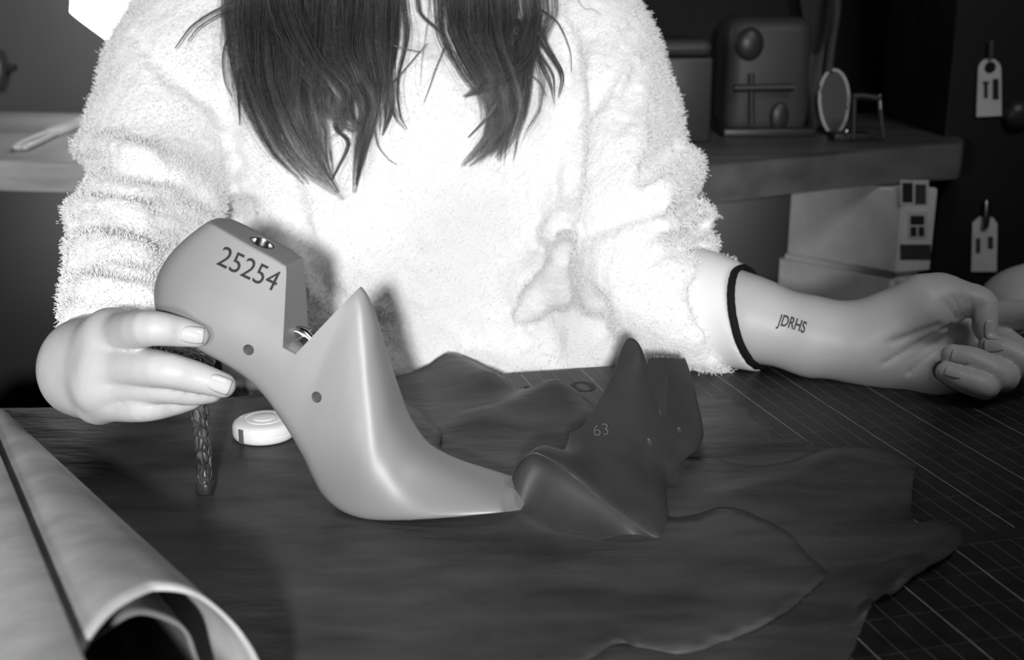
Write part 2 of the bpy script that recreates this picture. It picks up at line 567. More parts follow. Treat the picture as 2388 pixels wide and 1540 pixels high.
# the other last of the pair: turned with its heel to the back, toe raised and sole showing
RB = np.array([[-0.7179, 0.6951, 0.0377], [-0.3289, -0.3865, 0.8616], [0.6135, 0.6062, 0.5061]])
SB = np.array([0.817, 0.677, 1.234]); TB = np.array([0.0545, 0.61463, 0.74717])
locm = lambda px, py, w: loc(px, py, w) * [1, -1, 1]
fit_b = lambda c: (c * SB) @ RB.T + TB
FB = [(loc(843, 671, 0), (1466, 781)), (loc(690, 826, .016), (1540, 970)), (loc(580, 816, .021), (1582, 1008)), (loc(733, 931, .0225), (1520, 1036)),
      (loc(688, 618, .0118), (1552, 824)), (loc(520, 520, .011), (1594, 830)), (loc(872, 1218, .0328), (1545, 1258, 1)),
      (loc(1165, 1196, .0238), (1250, 1052, 0, .684)), (locm(1165, 1196, .0238), (1216, 1195, 1)), (loc(1238, 1188, 0), (1207, 1118, 0, .680)),
      (locm(872, 1218, .0328), (1400, 1258, 1)), (loc(470, 833, .02), (1630, 1058, 1)), (locm(470, 833, .02), (1600, 1046, 1)),
      (locm(746, 1168, .027), (1500, 1225, 1)), (loc(640, 985, .02), (1562, 1150, 0, .735)), (locm(605, 935, .02), (1535, 1120, 1)),
      (loc(1020, 1211, .0315), (1400, 1160, 0, .676)), (locm(1020, 1211, .0315), (1290, 1243, 1)),
      (loc(1166, 1127, 0), (1266, 1034, 0, .702)), (loc(976, 1036, 0), (1322, 1002, 0, .74)),
      (loc(861, 700, .0055), (1502, 815)), (locm(861, 700, .0055), (1424, 826)), (loc(845, 676, .0042), (1492, 790)), (locm(845, 676, .0042), (1441, 794)), (loc(378, 665, 0), (1608, 950)), (loc(386, 765, 0), (1630, 1035))]
FBX = np.array([a for a, b in FB])
FBQ = fit_b(FBX)
FBY = np.array([G(b[0], b[1], HIDEZ + .0005) if len(b) == 3 else W(b[0], b[1], b[3] if len(b) == 4 else (q - CAM) @ AF) for (a, b), q in zip(FB, FBQ)])
_n = len(FBX)
_K = np.linalg.norm(FBX[:, None] - FBX[None], axis=2) + np.eye(_n) * -0.004
_P = np.c_[np.ones(_n), FBX]
_S = np.block([[_K, _P], [_P.T, np.zeros((4, 4))]])
_C = np.linalg.solve(_S, np.vstack([FBY - FBQ, np.zeros((4, 3))]))
def fn_b(c):
    k = np.linalg.norm(c[:, None] - FBX[None], axis=2)
    return fit_b(c) + k @ _C[:_n] + np.c_[np.ones(len(c)), c] @ _C[_n:]
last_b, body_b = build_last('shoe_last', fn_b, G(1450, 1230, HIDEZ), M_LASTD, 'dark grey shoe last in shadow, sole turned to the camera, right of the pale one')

def on_surface(me, bvh, dirv, off):
    lost = []
    for v in me.vertices:
        h = bvh.ray_cast(v.co, dirv, 0.2)
        if h[0] is not None:
            v.co = h[0] - Vector(dirv) * off
        else:
            lost.append(v.index)
    if lost:
        bm = bmesh.new(); bm.from_mesh(me); bm.verts.ensure_lookup_table()
        bmesh.ops.delete(bm, geom=[bm.verts[i] for i in lost], context='VERTS')
        bm.to_mesh(me); bm.free()

def decal(name, s, size, centre, xdir, zdir, body, M, parent, ndir, stretch=1.0, off=0.00025, bold=0.0, warp=None):
    me = densify(text_mesh(s, size, 0.0, bold), size * 0.09)
    x, z = Vector(xdir).normalized(), Vector(zdir)
    z = (z - x * z.dot(x)).normalized()
    n = Vector(ndir).normalized()
    for v in me.vertices:
        cx, cy = v.co.x * stretch, v.co.y
        if warp: cx, cy = warp(cx, cy)
        v.co = Vector(centre) + x * cx + z * cy - n * 0.05
    bmx = bmesh.new(); bmx.from_mesh(body.data)
    bmx.transform(wmat(body))
    bvh = BVHTree.FromBMesh(bmx); bmx.free()
    on_surface(me, bvh, n, off)
    return link(name, me, M, parent, smooth=False)
def ray(px, py):
    r = AF + (px - 1194) / FPX * AR + (770 - py) / FPX * AU
    return r / np.linalg.norm(r)
p0, p1 = W(525, 605, .72), W(645, 662, .72)
decal('engraved_number', '25254', .0168, W(579, 629, .705), p1 - p0, W(560, 560, .72) - W(590, 640, .72), body_a, M_INK, last_a, ray(579, 629), stretch=.88, bold=.00002)

decal('engraved_number', '63', .0105, W(1402, 1004, .70), AR * .98 + AU * .12, AU, body_b, mat('scratched_number', .20, .5, .3), last_b, ray(1402, 1004), stretch=1.0, bold=-.0003)
# ------------------------------------------------------------------ stiletto heel held under the last
heel = empty('stiletto_heel', G(480, 1155, HIDEZ))
tag(heel, 'thin black snakeskin stiletto heel standing on the dark leather under the pale last', 'shoe heel')
def sect_loft(name, sects, M, parent, seg=28, sharp=None):
    """sects: (centre, radius across, radius deep); across = last length direction, deep = last width direction"""
    vs, fs = [], []
    for c, ra, rd in sects:
        for k in range(seg):
            a = 2 * math.pi * k / seg
            x, y = math.cos(a), math.sin(a)
            q = 1.0 / (abs(x) ** 3 + abs(y) ** 3) ** (1 / 3)
            vs.append(np.asarray(c) + AX * (ra * x * q) + AW * (rd * y * q))
    n = len(sects)
    for i in range(n - 1):
        for k in range(seg):
            fs.append((i * seg + k, i * seg + (k + 1) % seg, (i + 1) * seg + (k + 1) % seg, (i + 1) * seg + k))
    fs.append(tuple(range(seg))[::-1])
    fs.append(tuple((n - 1) * seg + k for k in range(seg)))
    me = mesh(name, vs, fs)
    fix_normals(me)
    return link(name, me, M, parent, sharp=sharp)
hb = G(480, 1150, HIDEZ)
HD = (hb - CAM) @ AF
hp = [((479, 1134), .0040, .0042), ((476, 1080), .0041, .0044), ((471, 1010), .0046, .0048), ((465, 950), .0050, .0053), ((458, 905), .0062, .0064),
      ((449, 868), .0085, .0100), ((441, 842), .0125, .0150), ((434, 826), .0150, .0180), ((430, 818), .0160, .0195)]
rows = spline(np.array([np.r_[W(p[0], p[1], HD + .010 * i / 8 - .002), a, b] for i, (p, a, b) in enumerate(hp)]), 6)
st = sect_loft('heel_stem', [(r[:3], r[3], r[4]) for r in rows], M_SNAKE, heel, sharp=60)
# shear the cup to the slope of the seat
for v in st.data.vertices:
    c = np.array(v.co[:]); t = (c[2] - (HIDEZ + .055)) / .035
    if t > 0:
        u = (c - rows[-1][:3]) @ AX
        v.co.z -= min(t, 1.0) * (u * .62)
tp = [(hb + AZ * z - np.array([0, 0, hb[2] - HIDEZ]), a, b) for z, a, b in ((0.0003, .0042, .0046), (.001, .0049, .0052), (.0062, .0050, .0053), (.0072, .0046, .0049))]
ht = sect_loft('heel_tip', tp, M_DARK, heel, sharp=50)
ht['label'] = 'smooth dark rubber tip'

# ------------------------------------------------------------------ round white case behind the pale last
cc = G(618, 1018, HIDEZ)
bm = bmesh.new()
case = empty('round_case', cc)
tag(case, 'small round white plastic case lying behind the pale last', 'case')
R_ = .0212
add_lathe(bm, [(0, .0003), (R_ - .003, .0003), (R_ - .001, .0012), (R_, .003), (R_, .0052), (R_ - .0005, .0055), (R_ - .0005, .0060), (R_, .0063), (R_, .0092), (R_ - .0012, .0115), (R_ - .004, .0128),
               (R_ * .62, .0131), (R_ * .60, .0126), (R_ * .57, .0126), (R_ * .55, .0133), (0, .0139)], cc, seg=72)
link('case_shell', bm_mesh('case_shell', bm), M_WHITE, case, sharp=50)
bm = bmesh.new()
add_lathe(bm, [(R_ * .36, .0136), (R_ * .36, .0142), (R_ * .30, .0145), (0, .0146)], cc, seg=48)
link('case_button', bm_mesh('case_button', bm), M_WHITE, case, sharp=50)
# dark strap band over the rim
bm = bmesh.new()
q0 = math.radians(236)
add_box(bm, cc + np.array([(R_ + .0001) * math.cos(q0), (R_ + .0001) * math.sin(q0), .0064]), (.0008, .0042, .0098), .0003, Matrix.Rotation(q0, 4, 'Z'))
link('case_latch', bm_mesh('case_latch', bm), mat('grey_latch', .12, .4, .4), case, sharp=40)

# ------------------------------------------------------------------ leather hides (thin wavy sheets)
def hide(name, poly, z0, bumps, label, wav=0.0003, step=.007, seed=0, M=None, thick=.0014, wob=.0003, smooth_n=5):
    r = np.random.default_rng(seed)
    P = np.array([G(p[0], p[1], z0)[:2] for p in poly])
    P = spline(P, smooth_n, closed=True)
    out = []
    for i in range(len(P)):
        a, b = P[i], P[(i + 1) % len(P)]
        n = max(1, int(np.linalg.norm(b - a) / step))
        for k in range(n):
            out.append(a + (b - a) * k / n)
    P = np.array(out)
    P += r.normal(size=P.shape) * wob
    lo, hi = P.min(0), P.max(0)
    gx, gy = np.meshgrid(np.arange(lo[0], hi[0], step), np.arange(lo[1], hi[1], step))
    g = np.c_[gx.ravel(), gy.ravel()] + r.uniform(-.2, .2, (gx.size, 2)) * step
    n = len(P)
    ins = np.zeros(len(g), bool)
    for i in range(n):
        a, b = P[i], P[(i + 1) % n]
        c = ((a[1] > g[:, 1]) != (b[1] > g[:, 1])) & (g[:, 0] < (b[0] - a[0]) * (g[:, 1] - a[1]) / (b[1] - a[1] + 1e-12) + a[0])
        ins ^= c
    g = g[ins]
    dd = np.min(np.linalg.norm(g[:, None] - P[None], axis=2), axis=1)
    g = g[dd > step * .6]
    V = [Vector(p) for p in P] + [Vector(p) for p in g]
    vo, _, fo, *_r = delaunay_2d_cdt(V, [(i, (i + 1) % n) for i in range(n)], [], 1, 1e-6)
    XY = np.array([v[:] for v in vo])
    z = np.zeros(len(XY))
    for k in range(7):
        f = r.normal(size=2) * 26
        z += np.sin(XY @ f + r.uniform(0, 6)) * wav / 2.6
    z = np.abs(z)
    keep = np.ones(len(XY))
    for (cx, cy, rad) in FLAT:
        c = G(cx, cy, z0)[:2]
        keep *= 1 - np.exp(-(np.linalg.norm(XY - c, axis=1) / rad) ** 4)
    z *= keep
    for (ax, ay, bx, by, h, wd) in bumps:       # ridge from pixel a to pixel b
        A, B = G(ax, ay, z0)[:2], G(bx, by, z0)[:2]
        t = np.clip(((XY - A) @ (B - A)) / max(1e-9, (B - A) @ (B - A)), 0, 1)
        d = np.linalg.norm(XY - (A + t[:, None] * (B - A)), axis=1)
        z += h * np.exp(-(d / wd) ** 2)
    me = mesh(name, np.c_[XY, z0 + z], fo)
    bm = bmesh.new(); bm.from_mesh(me)
    bmesh.ops.recalc_face_normals(bm, faces=bm.faces)
    if sum(f.normal.z for f in bm.faces) < 0:
        bmesh.ops.reverse_faces(bm, faces=bm.faces)
    bm.to_mesh(me); bm.free()
    o = link(name, me, M or M_LEATHER)
    md = o.modifiers.new('thickness', 'SOLIDIFY'); md.thickness = thick; md.offset = -1
    tag(o, label, 'leather hide', 'dark leather hides spread on the table')
    return o
FLAT = [(900, 1200, .07), (1120, 1195, .05), (1400, 1230, .07), (1600, 1060, .05), (480, 1150, .03), (618, 1010, .04)]
hide('leather_hide', [(905, 884), (1000, 868), (1095, 851), (1150, 885), (1245, 941), (1300, 922), (1345, 940), (1450, 985), (1560, 960), (1610, 926), (1680, 932), (1722, 934), (1765, 980), (1752, 987), (1785, 987), (1802, 1020),
      (1835, 1026), (1870, 1024), (1900, 1042), (1950, 1050), (1960, 1085), (1800, 1110), (1600, 1130), (1300, 1140), (1120, 1125), (1000, 1080), (960, 1000), (910, 930)],
     MATZ + .0018, [(1040, 858, 1130, 905, .012, .020), (1290, 945, 1130, 985, .010, .022), (1300, 940, 1400, 1010, .008, .018), (1720, 1010, 1850, 1000, .002, .02), (990, 900, 1240, 935, .003, .02)],
     'dark leather hide at the back, under the others, with a raised fold before the jacket', seed=3)
hide('leather_hide', [(1500, 1085), (1655, 1069), (1720, 1084), (1790, 1089), (1880, 1070), (1950, 1050), (2010, 1046), (2075, 1057), (2140, 1088), (2133, 1108), (2126, 1150), (2128, 1200), (2142, 1222), (2190, 1213), (2225, 1240), (2240, 1278),
      (2220, 1305), (2130, 1362), (2050, 1412), (2020, 1450), (2000, 1485), (1965, 1560), (1850, 1680), (1400, 1700), (1300, 1600), (1350, 1400), (1450, 1250)],
     MATZ + .0034, [(2230, 1262, 2110, 1350, .006, .016), (1960, 1075, 2090, 1110, .005, .018), (1700, 1160, 1960, 1090, .003, .012), (2045, 1405, 2030, 1440, .006, .008)],
     'dark leather hide at the right with a wavy edge and a curled corner', seed=4)
hide('leather_hide', [(-260, 960), (0, 953), (90, 952), (300, 945), (560, 925), (760, 900), (905, 886), (932, 930), (985, 964), (1003, 985), (1031, 1010), (1024, 1040), (1045, 1062), (1064, 1082), (1130, 1108), (1210, 1122), (1330, 1150), (1450, 1180),
      (1565, 1207), (1610, 1204), (1680, 1191), (1730, 1196), (1770, 1212), (1815, 1235), (1850, 1260), (1890, 1302), (1926, 1345), (1895, 1380), (1865, 1408), (1830, 1435), (1780, 1462), (1700, 1490), (1630, 1514), (1575, 1521), (1500, 1507),
      (1440, 1497), (1400, 1520), (1350, 1556), (1200, 1700), (300, 1760), (-500, 1700), (-420, 1200)],
     MATZ + .0052, [(1540, 1290, 1300, 1330, .0015, .012), (1926, 1345, 1800, 1450, .002, .015), (1700, 1200, 1850, 1260, .0015, .012)],
     label='large dark leather hide under both shoe lasts, its right side cut to a point', seed=5)

# ------------------------------------------------------------------ rolled pale suede in the near left corner
roll = empty('suede_roll', G(250, 1500, HIDEZ))
tag(roll, 'pale suede hide rolled into a cone in the near left corner of the table', 'leather roll')
def cone_sheet(name, apex, mouth, r0, r1, a0, a1, M, spiral=0.0, thick=.0015, nt=46, na=110, edge=None, lump=.0, seed=1):
    """sheet wound about the axis apex->mouth; angles from the side facing the camera, spiral = radius lost per turn"""
    r = np.random.default_rng(seed)
    A, B = np.asarray(apex, float), np.asarray(mouth, float)
    ax = (B - A) / np.linalg.norm(B - A)
    side = np.cross(ax, AZ); side /= np.linalg.norm(side)
    up = np.cross(side, ax)
    ph = r.uniform(0, 6, 6)
    vs, fs = [], []
    for i in range(nt):
        t = i / (nt - 1)
        for k in range(na):
            s = k / (na - 1)
            a = a0 + (a1 - a0) * s
            tt = t * (edge(s) if edge else 1.0)
            R = (r0 + (r1 - r0) * tt) * (1 - spiral * s)
            R += lump * math.sin(3 * a + ph[0] + 3 * tt) * tt + lump * .5 * math.sin(7 * a + ph[1]) * tt
            c = A + (B - A) * tt
            vs.append(c + side * (R * math.cos(a)) + up * (R * math.sin(a)))
    for i in range(nt - 1):
        for k in range(na - 1):
            fs.append((i * na + k, i * na + k + 1, (i + 1) * na + k + 1, (i + 1) * na + k))
    o = link(name, mesh(name, vs, fs), M, roll)
    md = o.modifiers.new('thickness', 'SOLIDIFY'); md.thickness = thick; md.offset = 0
    return o
apx = G(-4, 992, HIDEZ) + AZ * .006
mth_ = G(402, 1692, HIDEZ + .0395)
def lip(deg):
    return float(np.interp(deg, [-90, 0, 40, 75, 100, 130, 160, 180, 200, 300], [1.0, 1.0, .98, .94, .915, .92, .945, .975, 1.0, 1.0]))
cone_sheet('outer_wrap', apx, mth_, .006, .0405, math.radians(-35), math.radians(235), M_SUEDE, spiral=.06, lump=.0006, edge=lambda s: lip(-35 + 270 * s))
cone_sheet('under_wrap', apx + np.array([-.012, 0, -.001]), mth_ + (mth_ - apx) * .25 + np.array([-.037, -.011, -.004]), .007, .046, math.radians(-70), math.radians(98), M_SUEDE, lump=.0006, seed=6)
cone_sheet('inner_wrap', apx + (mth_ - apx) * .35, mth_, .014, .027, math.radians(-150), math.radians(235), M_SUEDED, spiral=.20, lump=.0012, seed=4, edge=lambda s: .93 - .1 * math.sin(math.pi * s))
# ------------------------------------------------------------------ smooth bodies from distance fields
def rc(a, b, ra, rb):
    return ('rc', np.asarray(a, float), np.asarray(b, float), ra, rb)
def el(c, rx, ry, rz, rot=None):
    return ('el', np.asarray(c, float), np.array([rx, ry, rz]), np.eye(3) if rot is None else rot)
def prim(p, q):
    if q[0] == 'rc':
        _, a, b, ra, rb = q
        ba = b - a
        L2 = ba @ ba + 1e-12
        pa = p - a
        t = np.clip(pa @ ba / L2, 0, 1)
        return np.linalg.norm(pa - t[:, None] * ba, axis=1) - (ra + (rb - ra) * t)
    _, c, r, R = q
    x = (p - c) @ R.T
    k0 = np.linalg.norm(x / r, axis=1)
    k1 = np.linalg.norm(x / (r * r), axis=1) + 1e-9
    return np.where(k0 < 1e-6, -r.min(), k0 * (k0 - 1) / k1)
def smin(a, b, k):
    h = np.clip(0.5 + 0.5 * (b - a) / k, 0, 1)
    return b + (a - b) * h - k * h * (1 - h)
def smax(a, b, k):
    return -smin(-a, -b, k)
def fold(p, prims, k):
    d = prim(p, prims[0])
    for q in prims[1:]:
        d = smin(d, prim(p, q), k) if k > 1e-5 else np.minimum(d, prim(p, q))
    return d
def chain(pts):
    return [rc(a[0], b[0], a[1], b[1]) for a, b in zip(pts, pts[1:])]
def finger(pts):
    q = spline(np.array([np.r_[a, r] for a, r in pts]), 4)
    return chain([(x[:3], x[3]) for x in q])
def PX(*l):
    return [(W(x, y, d), r) for x, y, d, r in l]

def surface_net(f, lo, hi, h, N=10):
    lo = np.asarray(lo, float)
    nb = np.ceil((np.asarray(hi) - lo) / (h * N)).astype(int)
    bi = np.stack(np.meshgrid(*[np.arange(n) for n in nb], indexing='ij'), -1).reshape(-1, 3)
    c = lo + (bi + 0.5) * h * N
    keep = np.concatenate([np.abs(f(q)) for q in np.array_split(c, max(1, len(c) // 20000))]) < h * N * 0.87 * 1.35 + 0.004
    bi = bi[keep]
    dims = nb * N + 3
    def key(i):
        return (i[..., 0] * dims[1] + i[..., 1]) * dims[2] + i[..., 2]
    g = np.stack(np.meshgrid(*[np.arange(N + 1)] * 3, indexing='ij'), -1)
    cell_k, cell_p, E = [], [], []
    for bb in np.array_split(bi, max(1, len(bi) // 40)):
        if len(bb) == 0: continue
        idx = bb[:, None, None, None, :] * N + g[None]
        v = f((lo + idx.reshape(-1, 3) * h)).reshape(len(bb), N + 1, N + 1, N + 1)
        pos = np.zeros((len(bb), N, N, N, 3)); cnt = np.zeros((len(bb), N, N, N))
        for ax in range(3):
            for o1 in (0, 1):
                for o2 in (0, 1):
                    sl0 = [slice(None)] * 4; sl1 = [slice(None)] * 4
                    oth = [k for k in range(3) if k != ax]
                    sl0[ax + 1] = slice(0, N); sl1[ax + 1] = slice(1, N + 1)
                    for k, o in zip(oth, (o1, o2)):
                        sl0[k + 1] = sl1[k + 1] = slice(o, N + o)
                    a, b = v[tuple(sl0)], v[tuple(sl1)]
                    cr = (a < 0) != (b < 0)
                    t = np.where(cr, a / np.where(cr, a - b, 1), 0)
                    d = np.zeros(a.shape + (3,))
                    d[..., ax] = t
                    for k, o in zip(oth, (o1, o2)):
                        d[..., k] = o
                    pos += d * cr[..., None]; cnt += cr
        m = cnt > 0
        ci = idx[:, :N, :N, :N][m]
        cell_k.append(key(ci)); cell_p.append(lo + (ci + pos[m] / cnt[m][:, None]) * h)
        for ax in range(3):
            sl = [slice(None)] + [slice(0, N)] * 3
            s2 = list(sl); s2[ax + 1] = slice(1, N + 1)
            a, b = v[tuple(sl)], v[tuple(s2)]
            cr = (a < 0) != (b < 0)
            ei = idx[:, :N, :N, :N][cr]
            E.append((ax, ei, a[cr] < 0))
    K = np.concatenate(cell_k); P = np.concatenate(cell_p)
    o = np.argsort(K); K = K[o]; P = P[o]
    F = []
    for ax, ei, ins in E:
        if len(ei) == 0: continue
        u, w = (ax + 1) % 3, (ax + 2) % 3
        eu = np.zeros(3, int); eu[u] = 1; ew = np.zeros(3, int); ew[w] = 1
        q = np.stack([key(ei), key(ei - eu), key(ei - eu - ew), key(ei - ew)], 1)
        j = np.clip(np.searchsorted(K, q), 0, len(K) - 1)
        ok = (K[j] == q).all(1)
        j, s = j[ok], ins[ok]
        j[~s] = j[~s][:, ::-1]
        F.append(j)
    F = np.concatenate(F)
    me = bpy.data.meshes.new('net')
    me.vertices.add(len(P)); me.vertices.foreach_set('co', P.astype(np.float32).ravel())
    me.loops.add(len(F) * 4); me.loops.foreach_set('vertex_index', F.astype(np.int32).ravel())
    me.polygons.add(len(F)); me.polygons.foreach_set('loop_start', (np.arange(len(F)) * 4).astype(np.int32))
    me.update(calc_edges=True); me.validate()
    return me
def relax(me, n=2, lam=0.5):
    E = np.zeros(len(me.edges) * 2, np.int32); me.edges.foreach_get('vertices', E); E = E.reshape(-1, 2)
    P = np.zeros(len(me.vertices) * 3, np.float32); me.vertices.foreach_get('co', P); P = P.reshape(-1, 3).astype(float)
    deg = np.bincount(E.ravel(), minlength=len(P))[:, None] + 1e-9
    for it in range(n * 2):
        s = np.zeros_like(P)
        for k in range(3):
            s[:, k] = np.bincount(E[:, 0], P[E[:, 1], k], len(P)) + np.bincount(E[:, 1], P[E[:, 0], k], len(P))
        P += (lam if it % 2 == 0 else -lam * 1.04) * (s / deg - P)
    me.vertices.foreach_set('co', P.astype(np.float32).ravel()); me.update()
def march(f, px, py, d0=0.6, d1=1.4):
    d = d0; r = W(px, py, 1.0) - CAM; n = np.linalg.norm(r)
    for _ in range(90):
        v = f((CAM + r * d)[None])[0]
        if v < 0.0004: break
        d += max(v * 0.8, 0.0004) / n
        if d > d1: return None
    return CAM + r * d

# ------------------------------------------------------------------ the sitter
person = empty('person', T(-0.15, 0.2, 0) * [1, 1, 0])
tag(person, 'long-haired person in a white fleece jacket seated at the table, holding the pale last', 'person')
M_SKIN = mat('skin', 0.48, 0.45, 0.4, bump=[('noise', 900, 0.28, 0.0006), ('noise', (90, 90, 90), 0.12, 0.002)], sss=0.08)
M_NAIL = mat('fingernail', 0.52, 0.18, 0.5)
M_FLEECE = mat('white_fleece', 0.90, 0.95, 0.1, bump=[('noise', 330, 0.5, 0.003)], sheen=0.3)
M_SHIRT = mat('white_shirt', 0.78, 0.8, 0.2, bump=[('noise', 1200, 0.1, 0.0003)])

bmx = bmesh.new(); bmx.from_mesh(body_a.data)
BVH_A = BVHTree.FromBMesh(bmx); bmx.free()
def dlast(px, py, default=.70):
    h = BVH_A.ray_cast(Vector(CAM), Vector(ray(px, py)))
    return default if h[0] is None else float((np.array(h[0]) - CAM) @ AF)
DH = dlast(462, 783)
# near-side hand on the last (its left in the picture)
iT, mT = dlast(462, 783) - .0052, dlast(470, 825) - .008
LH = dict(
    palm=[rc(W(206, 838, .752), W(262, 782, .722), .0225, .0155), rc(W(202, 848, .752), W(250, 852, .716), .0225, .0165), rc(W(200, 866, .754), W(235, 900, .722), .0225, .0155),
          rc(W(196, 890, .756), W(232, 938, .736), .0215, .0130), rc(W(250, 790, .722), W(240, 900, .722), .0125, .0125),
          rc(W(200, 870, .765), W(300, 900, .752), .022, .012)],
    fingers=[finger(PX((262, 782, .722, .0130), (345, 766, iT - .004, .0104), (418, 774, iT - .001, .0086), (460, 783, iT, .0068))),
             finger(PX((250, 852, .716, .0135), (372, 861, mT - .004, .0107), (455, 880, mT - .002, .0092), (520, 899, mT + .001, .0074))),
             finger(PX((235, 900, .722, .0128), (370, 903, mT + .007, .0098), (445, 914, mT + .009, .0082), (492, 912, mT + .011, .0072))),
             finger(PX((232, 938, .736, .0115), (330, 949, mT + .016, .0092), (400, 940, mT + .019, .0080), (446, 930, mT + .021, .0068))),
             finger(PX((215, 830, .765, .017), (310, 800, .778, .0145), (390, 770, .782, .0115), (440, 765, .778, .0090)))],
    arm=chain(PX((204, 850, .754, .0230), (240, 800, .81, .0255), (290, 680, .91, .034), (365, 430, 1.03, .042), (480, 40, 1.11, .050))))
RH = dict(
    palm=chain(PX((2020, 800, .940, .0270), (2080, 760, .930, .0250), (2165, 712, .914, .0225), (2200, 697, .912, .0168))) +
         chain(PX((2020, 806, .940, .0270), (2080, 838, .934, .0215), (2180, 868, .922, .0180), (2235, 878, .925, .0130))) +
         chain(PX((2030, 800, .945, .0260), (2150, 795, .946, .0220), (2300, 775, .950, .0170))),
    fingers=[finger(PX((2195, 698, .912, .0170), (2284, 706, .905, .0122), (2294, 745, .901, .0102), (2298, 772, .900, .0084))),
             finger(PX((2290, 745, .948, .0140), (2420, 738, .915, .0118), (2450, 790, .895, .0105), (2420, 812, .893, .0088))),
             finger(PX((2310, 780, .948, .0138), (2402, 852, .892, .0122), (2348, 824, .890, .0114), (2310, 810, .895, .0092))),
             finger(PX((2285, 820, .944, .0135), (2338, 878, .886, .0122), (2272, 846, .884, .0112), (2222, 830, .888, .0088))),
             finger(PX((2235, 862, .934, .0122), (2298, 900, .880, .0104), (2246, 886, .878, .0094), (2206, 868, .883, .0076)))],
    arm=chain(PX((2020, 802, .940, .0275), (1900, 787, .950, .0300), (1750, 745, .966, .0325), (1500, 640, 1.0, .040), (1430, 250, 1.06, .045), (1330, 30, 1.12, .050))))
TRUNK = chain(PX((930, 900, 1.17, .10), (925, 500, 1.17, .11), (915, 200, 1.16, .11), (900, -40, 1.15, .075), (890, -170, 1.13, .055), (885, -330, 1.10, .06))) + \
    [rc(W(480, 40, 1.12), W(900, -60, 1.15), .055, .07), rc(W(1330, 30, 1.12), W(900, -60, 1.15), .055, .07)]
hc = W(880, -520, 1.06)
HEAD = [el(hc, .075, .092, .105), el(hc + np.array([0, -.035, -.05]), .055, .062, .075), el(hc + np.array([0, -.098, -.03]), .012, .016, .022),
        el(hc + np.array([.028, -.083, .0]), .013, .010, .011), el(hc + np.array([-.028, -.083, .0]), .013, .010, .011), el(hc + np.array([0, -.092, -.072]), .024, .010, .010),
        el(hc + np.array([.076, .0, -.01]), .010, .022, .032), el(hc + np.array([-.076, .0, -.01]), .010, .022, .032)]
GROOVE_R = [  # creases of the right hand: thumb folds and palm lines
    ((2205, 705), (2235, 745), .0016), ((2225, 695), (2245, 740), .0013), ((2245, 695), (2256, 735), .0011), ((2262, 700), (2266, 732), .001),
    ((2190, 760), (2080, 800), .0022), ((2200, 770), (2262, 748), .0022), ((2215, 800), (2120, 870), .0015), ((2180, 780), (2060, 850), .0012)]
def hand(p, H, kp=.012, kf=.0065):
    palm = fold(p, H['palm'], kp)
    palm = smin(palm, fold(p, H['arm'], .01), .016)
    d = palm
    for c in H['fingers']:
        d = np.minimum(d, smin(palm, fold(p, c, 0), kf))
    return d
def f_body(p):
    d = fold(p, TRUNK + HEAD, .02)
    d = smin(d, hand(p, LH), .01)
    r = hand(p, RH)
    return smin(d, r, .01)
GR = []
def f_rh(p):
    return hand(p, RH)
for a, b, r in GROOVE_R:
    pts = [march(f_rh, a[0] + (b[0] - a[0]) * t, a[1] + (b[1] - a[1]) * t) for t in np.linspace(0, 1, 5)]
    pts = [q for q in pts if q is not None]
    GR += [(rc(q0, q1, r, r)) for q0, q1 in zip(pts, pts[1:])]
def f_body_full(p):
    d = f_body(p)
    m = np.abs(d) < .01
    if m.any() and GR:
        q = p[m]
        near = q[:, 0] > .25
        if near.any():
            g = fold(q[near], GR, .001)
            dd = d[m]; dd[near] = smax(dd[near], -g, .003); d = d.copy(); d[m] = dd
    return d
me = surface_net(f_body_full, W(60, 1000, .66) * [1, 1, 0] + [-.42, -.02, .72], [.50, 1.34, 1.46], .0018)
relax(me, 2)
body = link('body', me, M_SKIN, person)

def nail(px, py, ang, ln, wd, me_body=body, name='fingernail'):
    """small curved plate on the body, found by looking along the view direction"""
    bmq = bmesh.new(); bmq.from_mesh(me_body.data); b = BVHTree.FromBMesh(bmq); bmq.free()
    h = b.ray_cast(Vector(CAM), Vector(ray(px, py)))
    if h[0] is None: return
    c, n = h[0], h[1]
    t = Vector(AR * math.cos(ang) - AU * math.sin(ang)); t = (t - n * t.dot(n)).normalized(); s = n.cross(t)
    vs, fs = [], []
    nu, nv = 15, 11
    for i in range(nu):
        for j in range(nv):
            x, y = -1 + 2 * i / (nu - 1), -1 + 2 * j / (nv - 1)
            e = 1.0 - .35 * max(0, -x) ** 3 - .12 * max(0, x) ** 4
            p = c + t * (x * ln) + s * (y * wd * e)
            hh = b.ray_cast(p + n * .01, -n, .03)
            q = hh[0] if hh[0] is not None else p
            vs.append(q + n * (.0006 + (.0002 if x > .8 else 0) - .00035 * abs(y) ** 4))
    for i in range(nu - 1):
        for j in range(nv - 1):
            fs.append((i * nv + j, (i + 1) * nv + j, (i + 1) * nv + j + 1, i * nv + j + 1))
    o = link(name, mesh(name, vs, fs), M_NAIL, body)
    md = o.modifiers.new('thickness', 'SOLIDIFY'); md.thickness = .0006; md.offset = 0
    return o
nail(450, 782, math.radians(8), .0060, .0047)
nail(513, 896, math.radians(18), .0062, .0048)
nail(2309, 768, math.radians(85), .0066, .0040)
nail(2318, 806, math.radians(190), .0070, .0046)
nail(2241, 832, math.radians(198), .0066, .0046)
nail(2224, 868, math.radians(205), .0058, .0042)

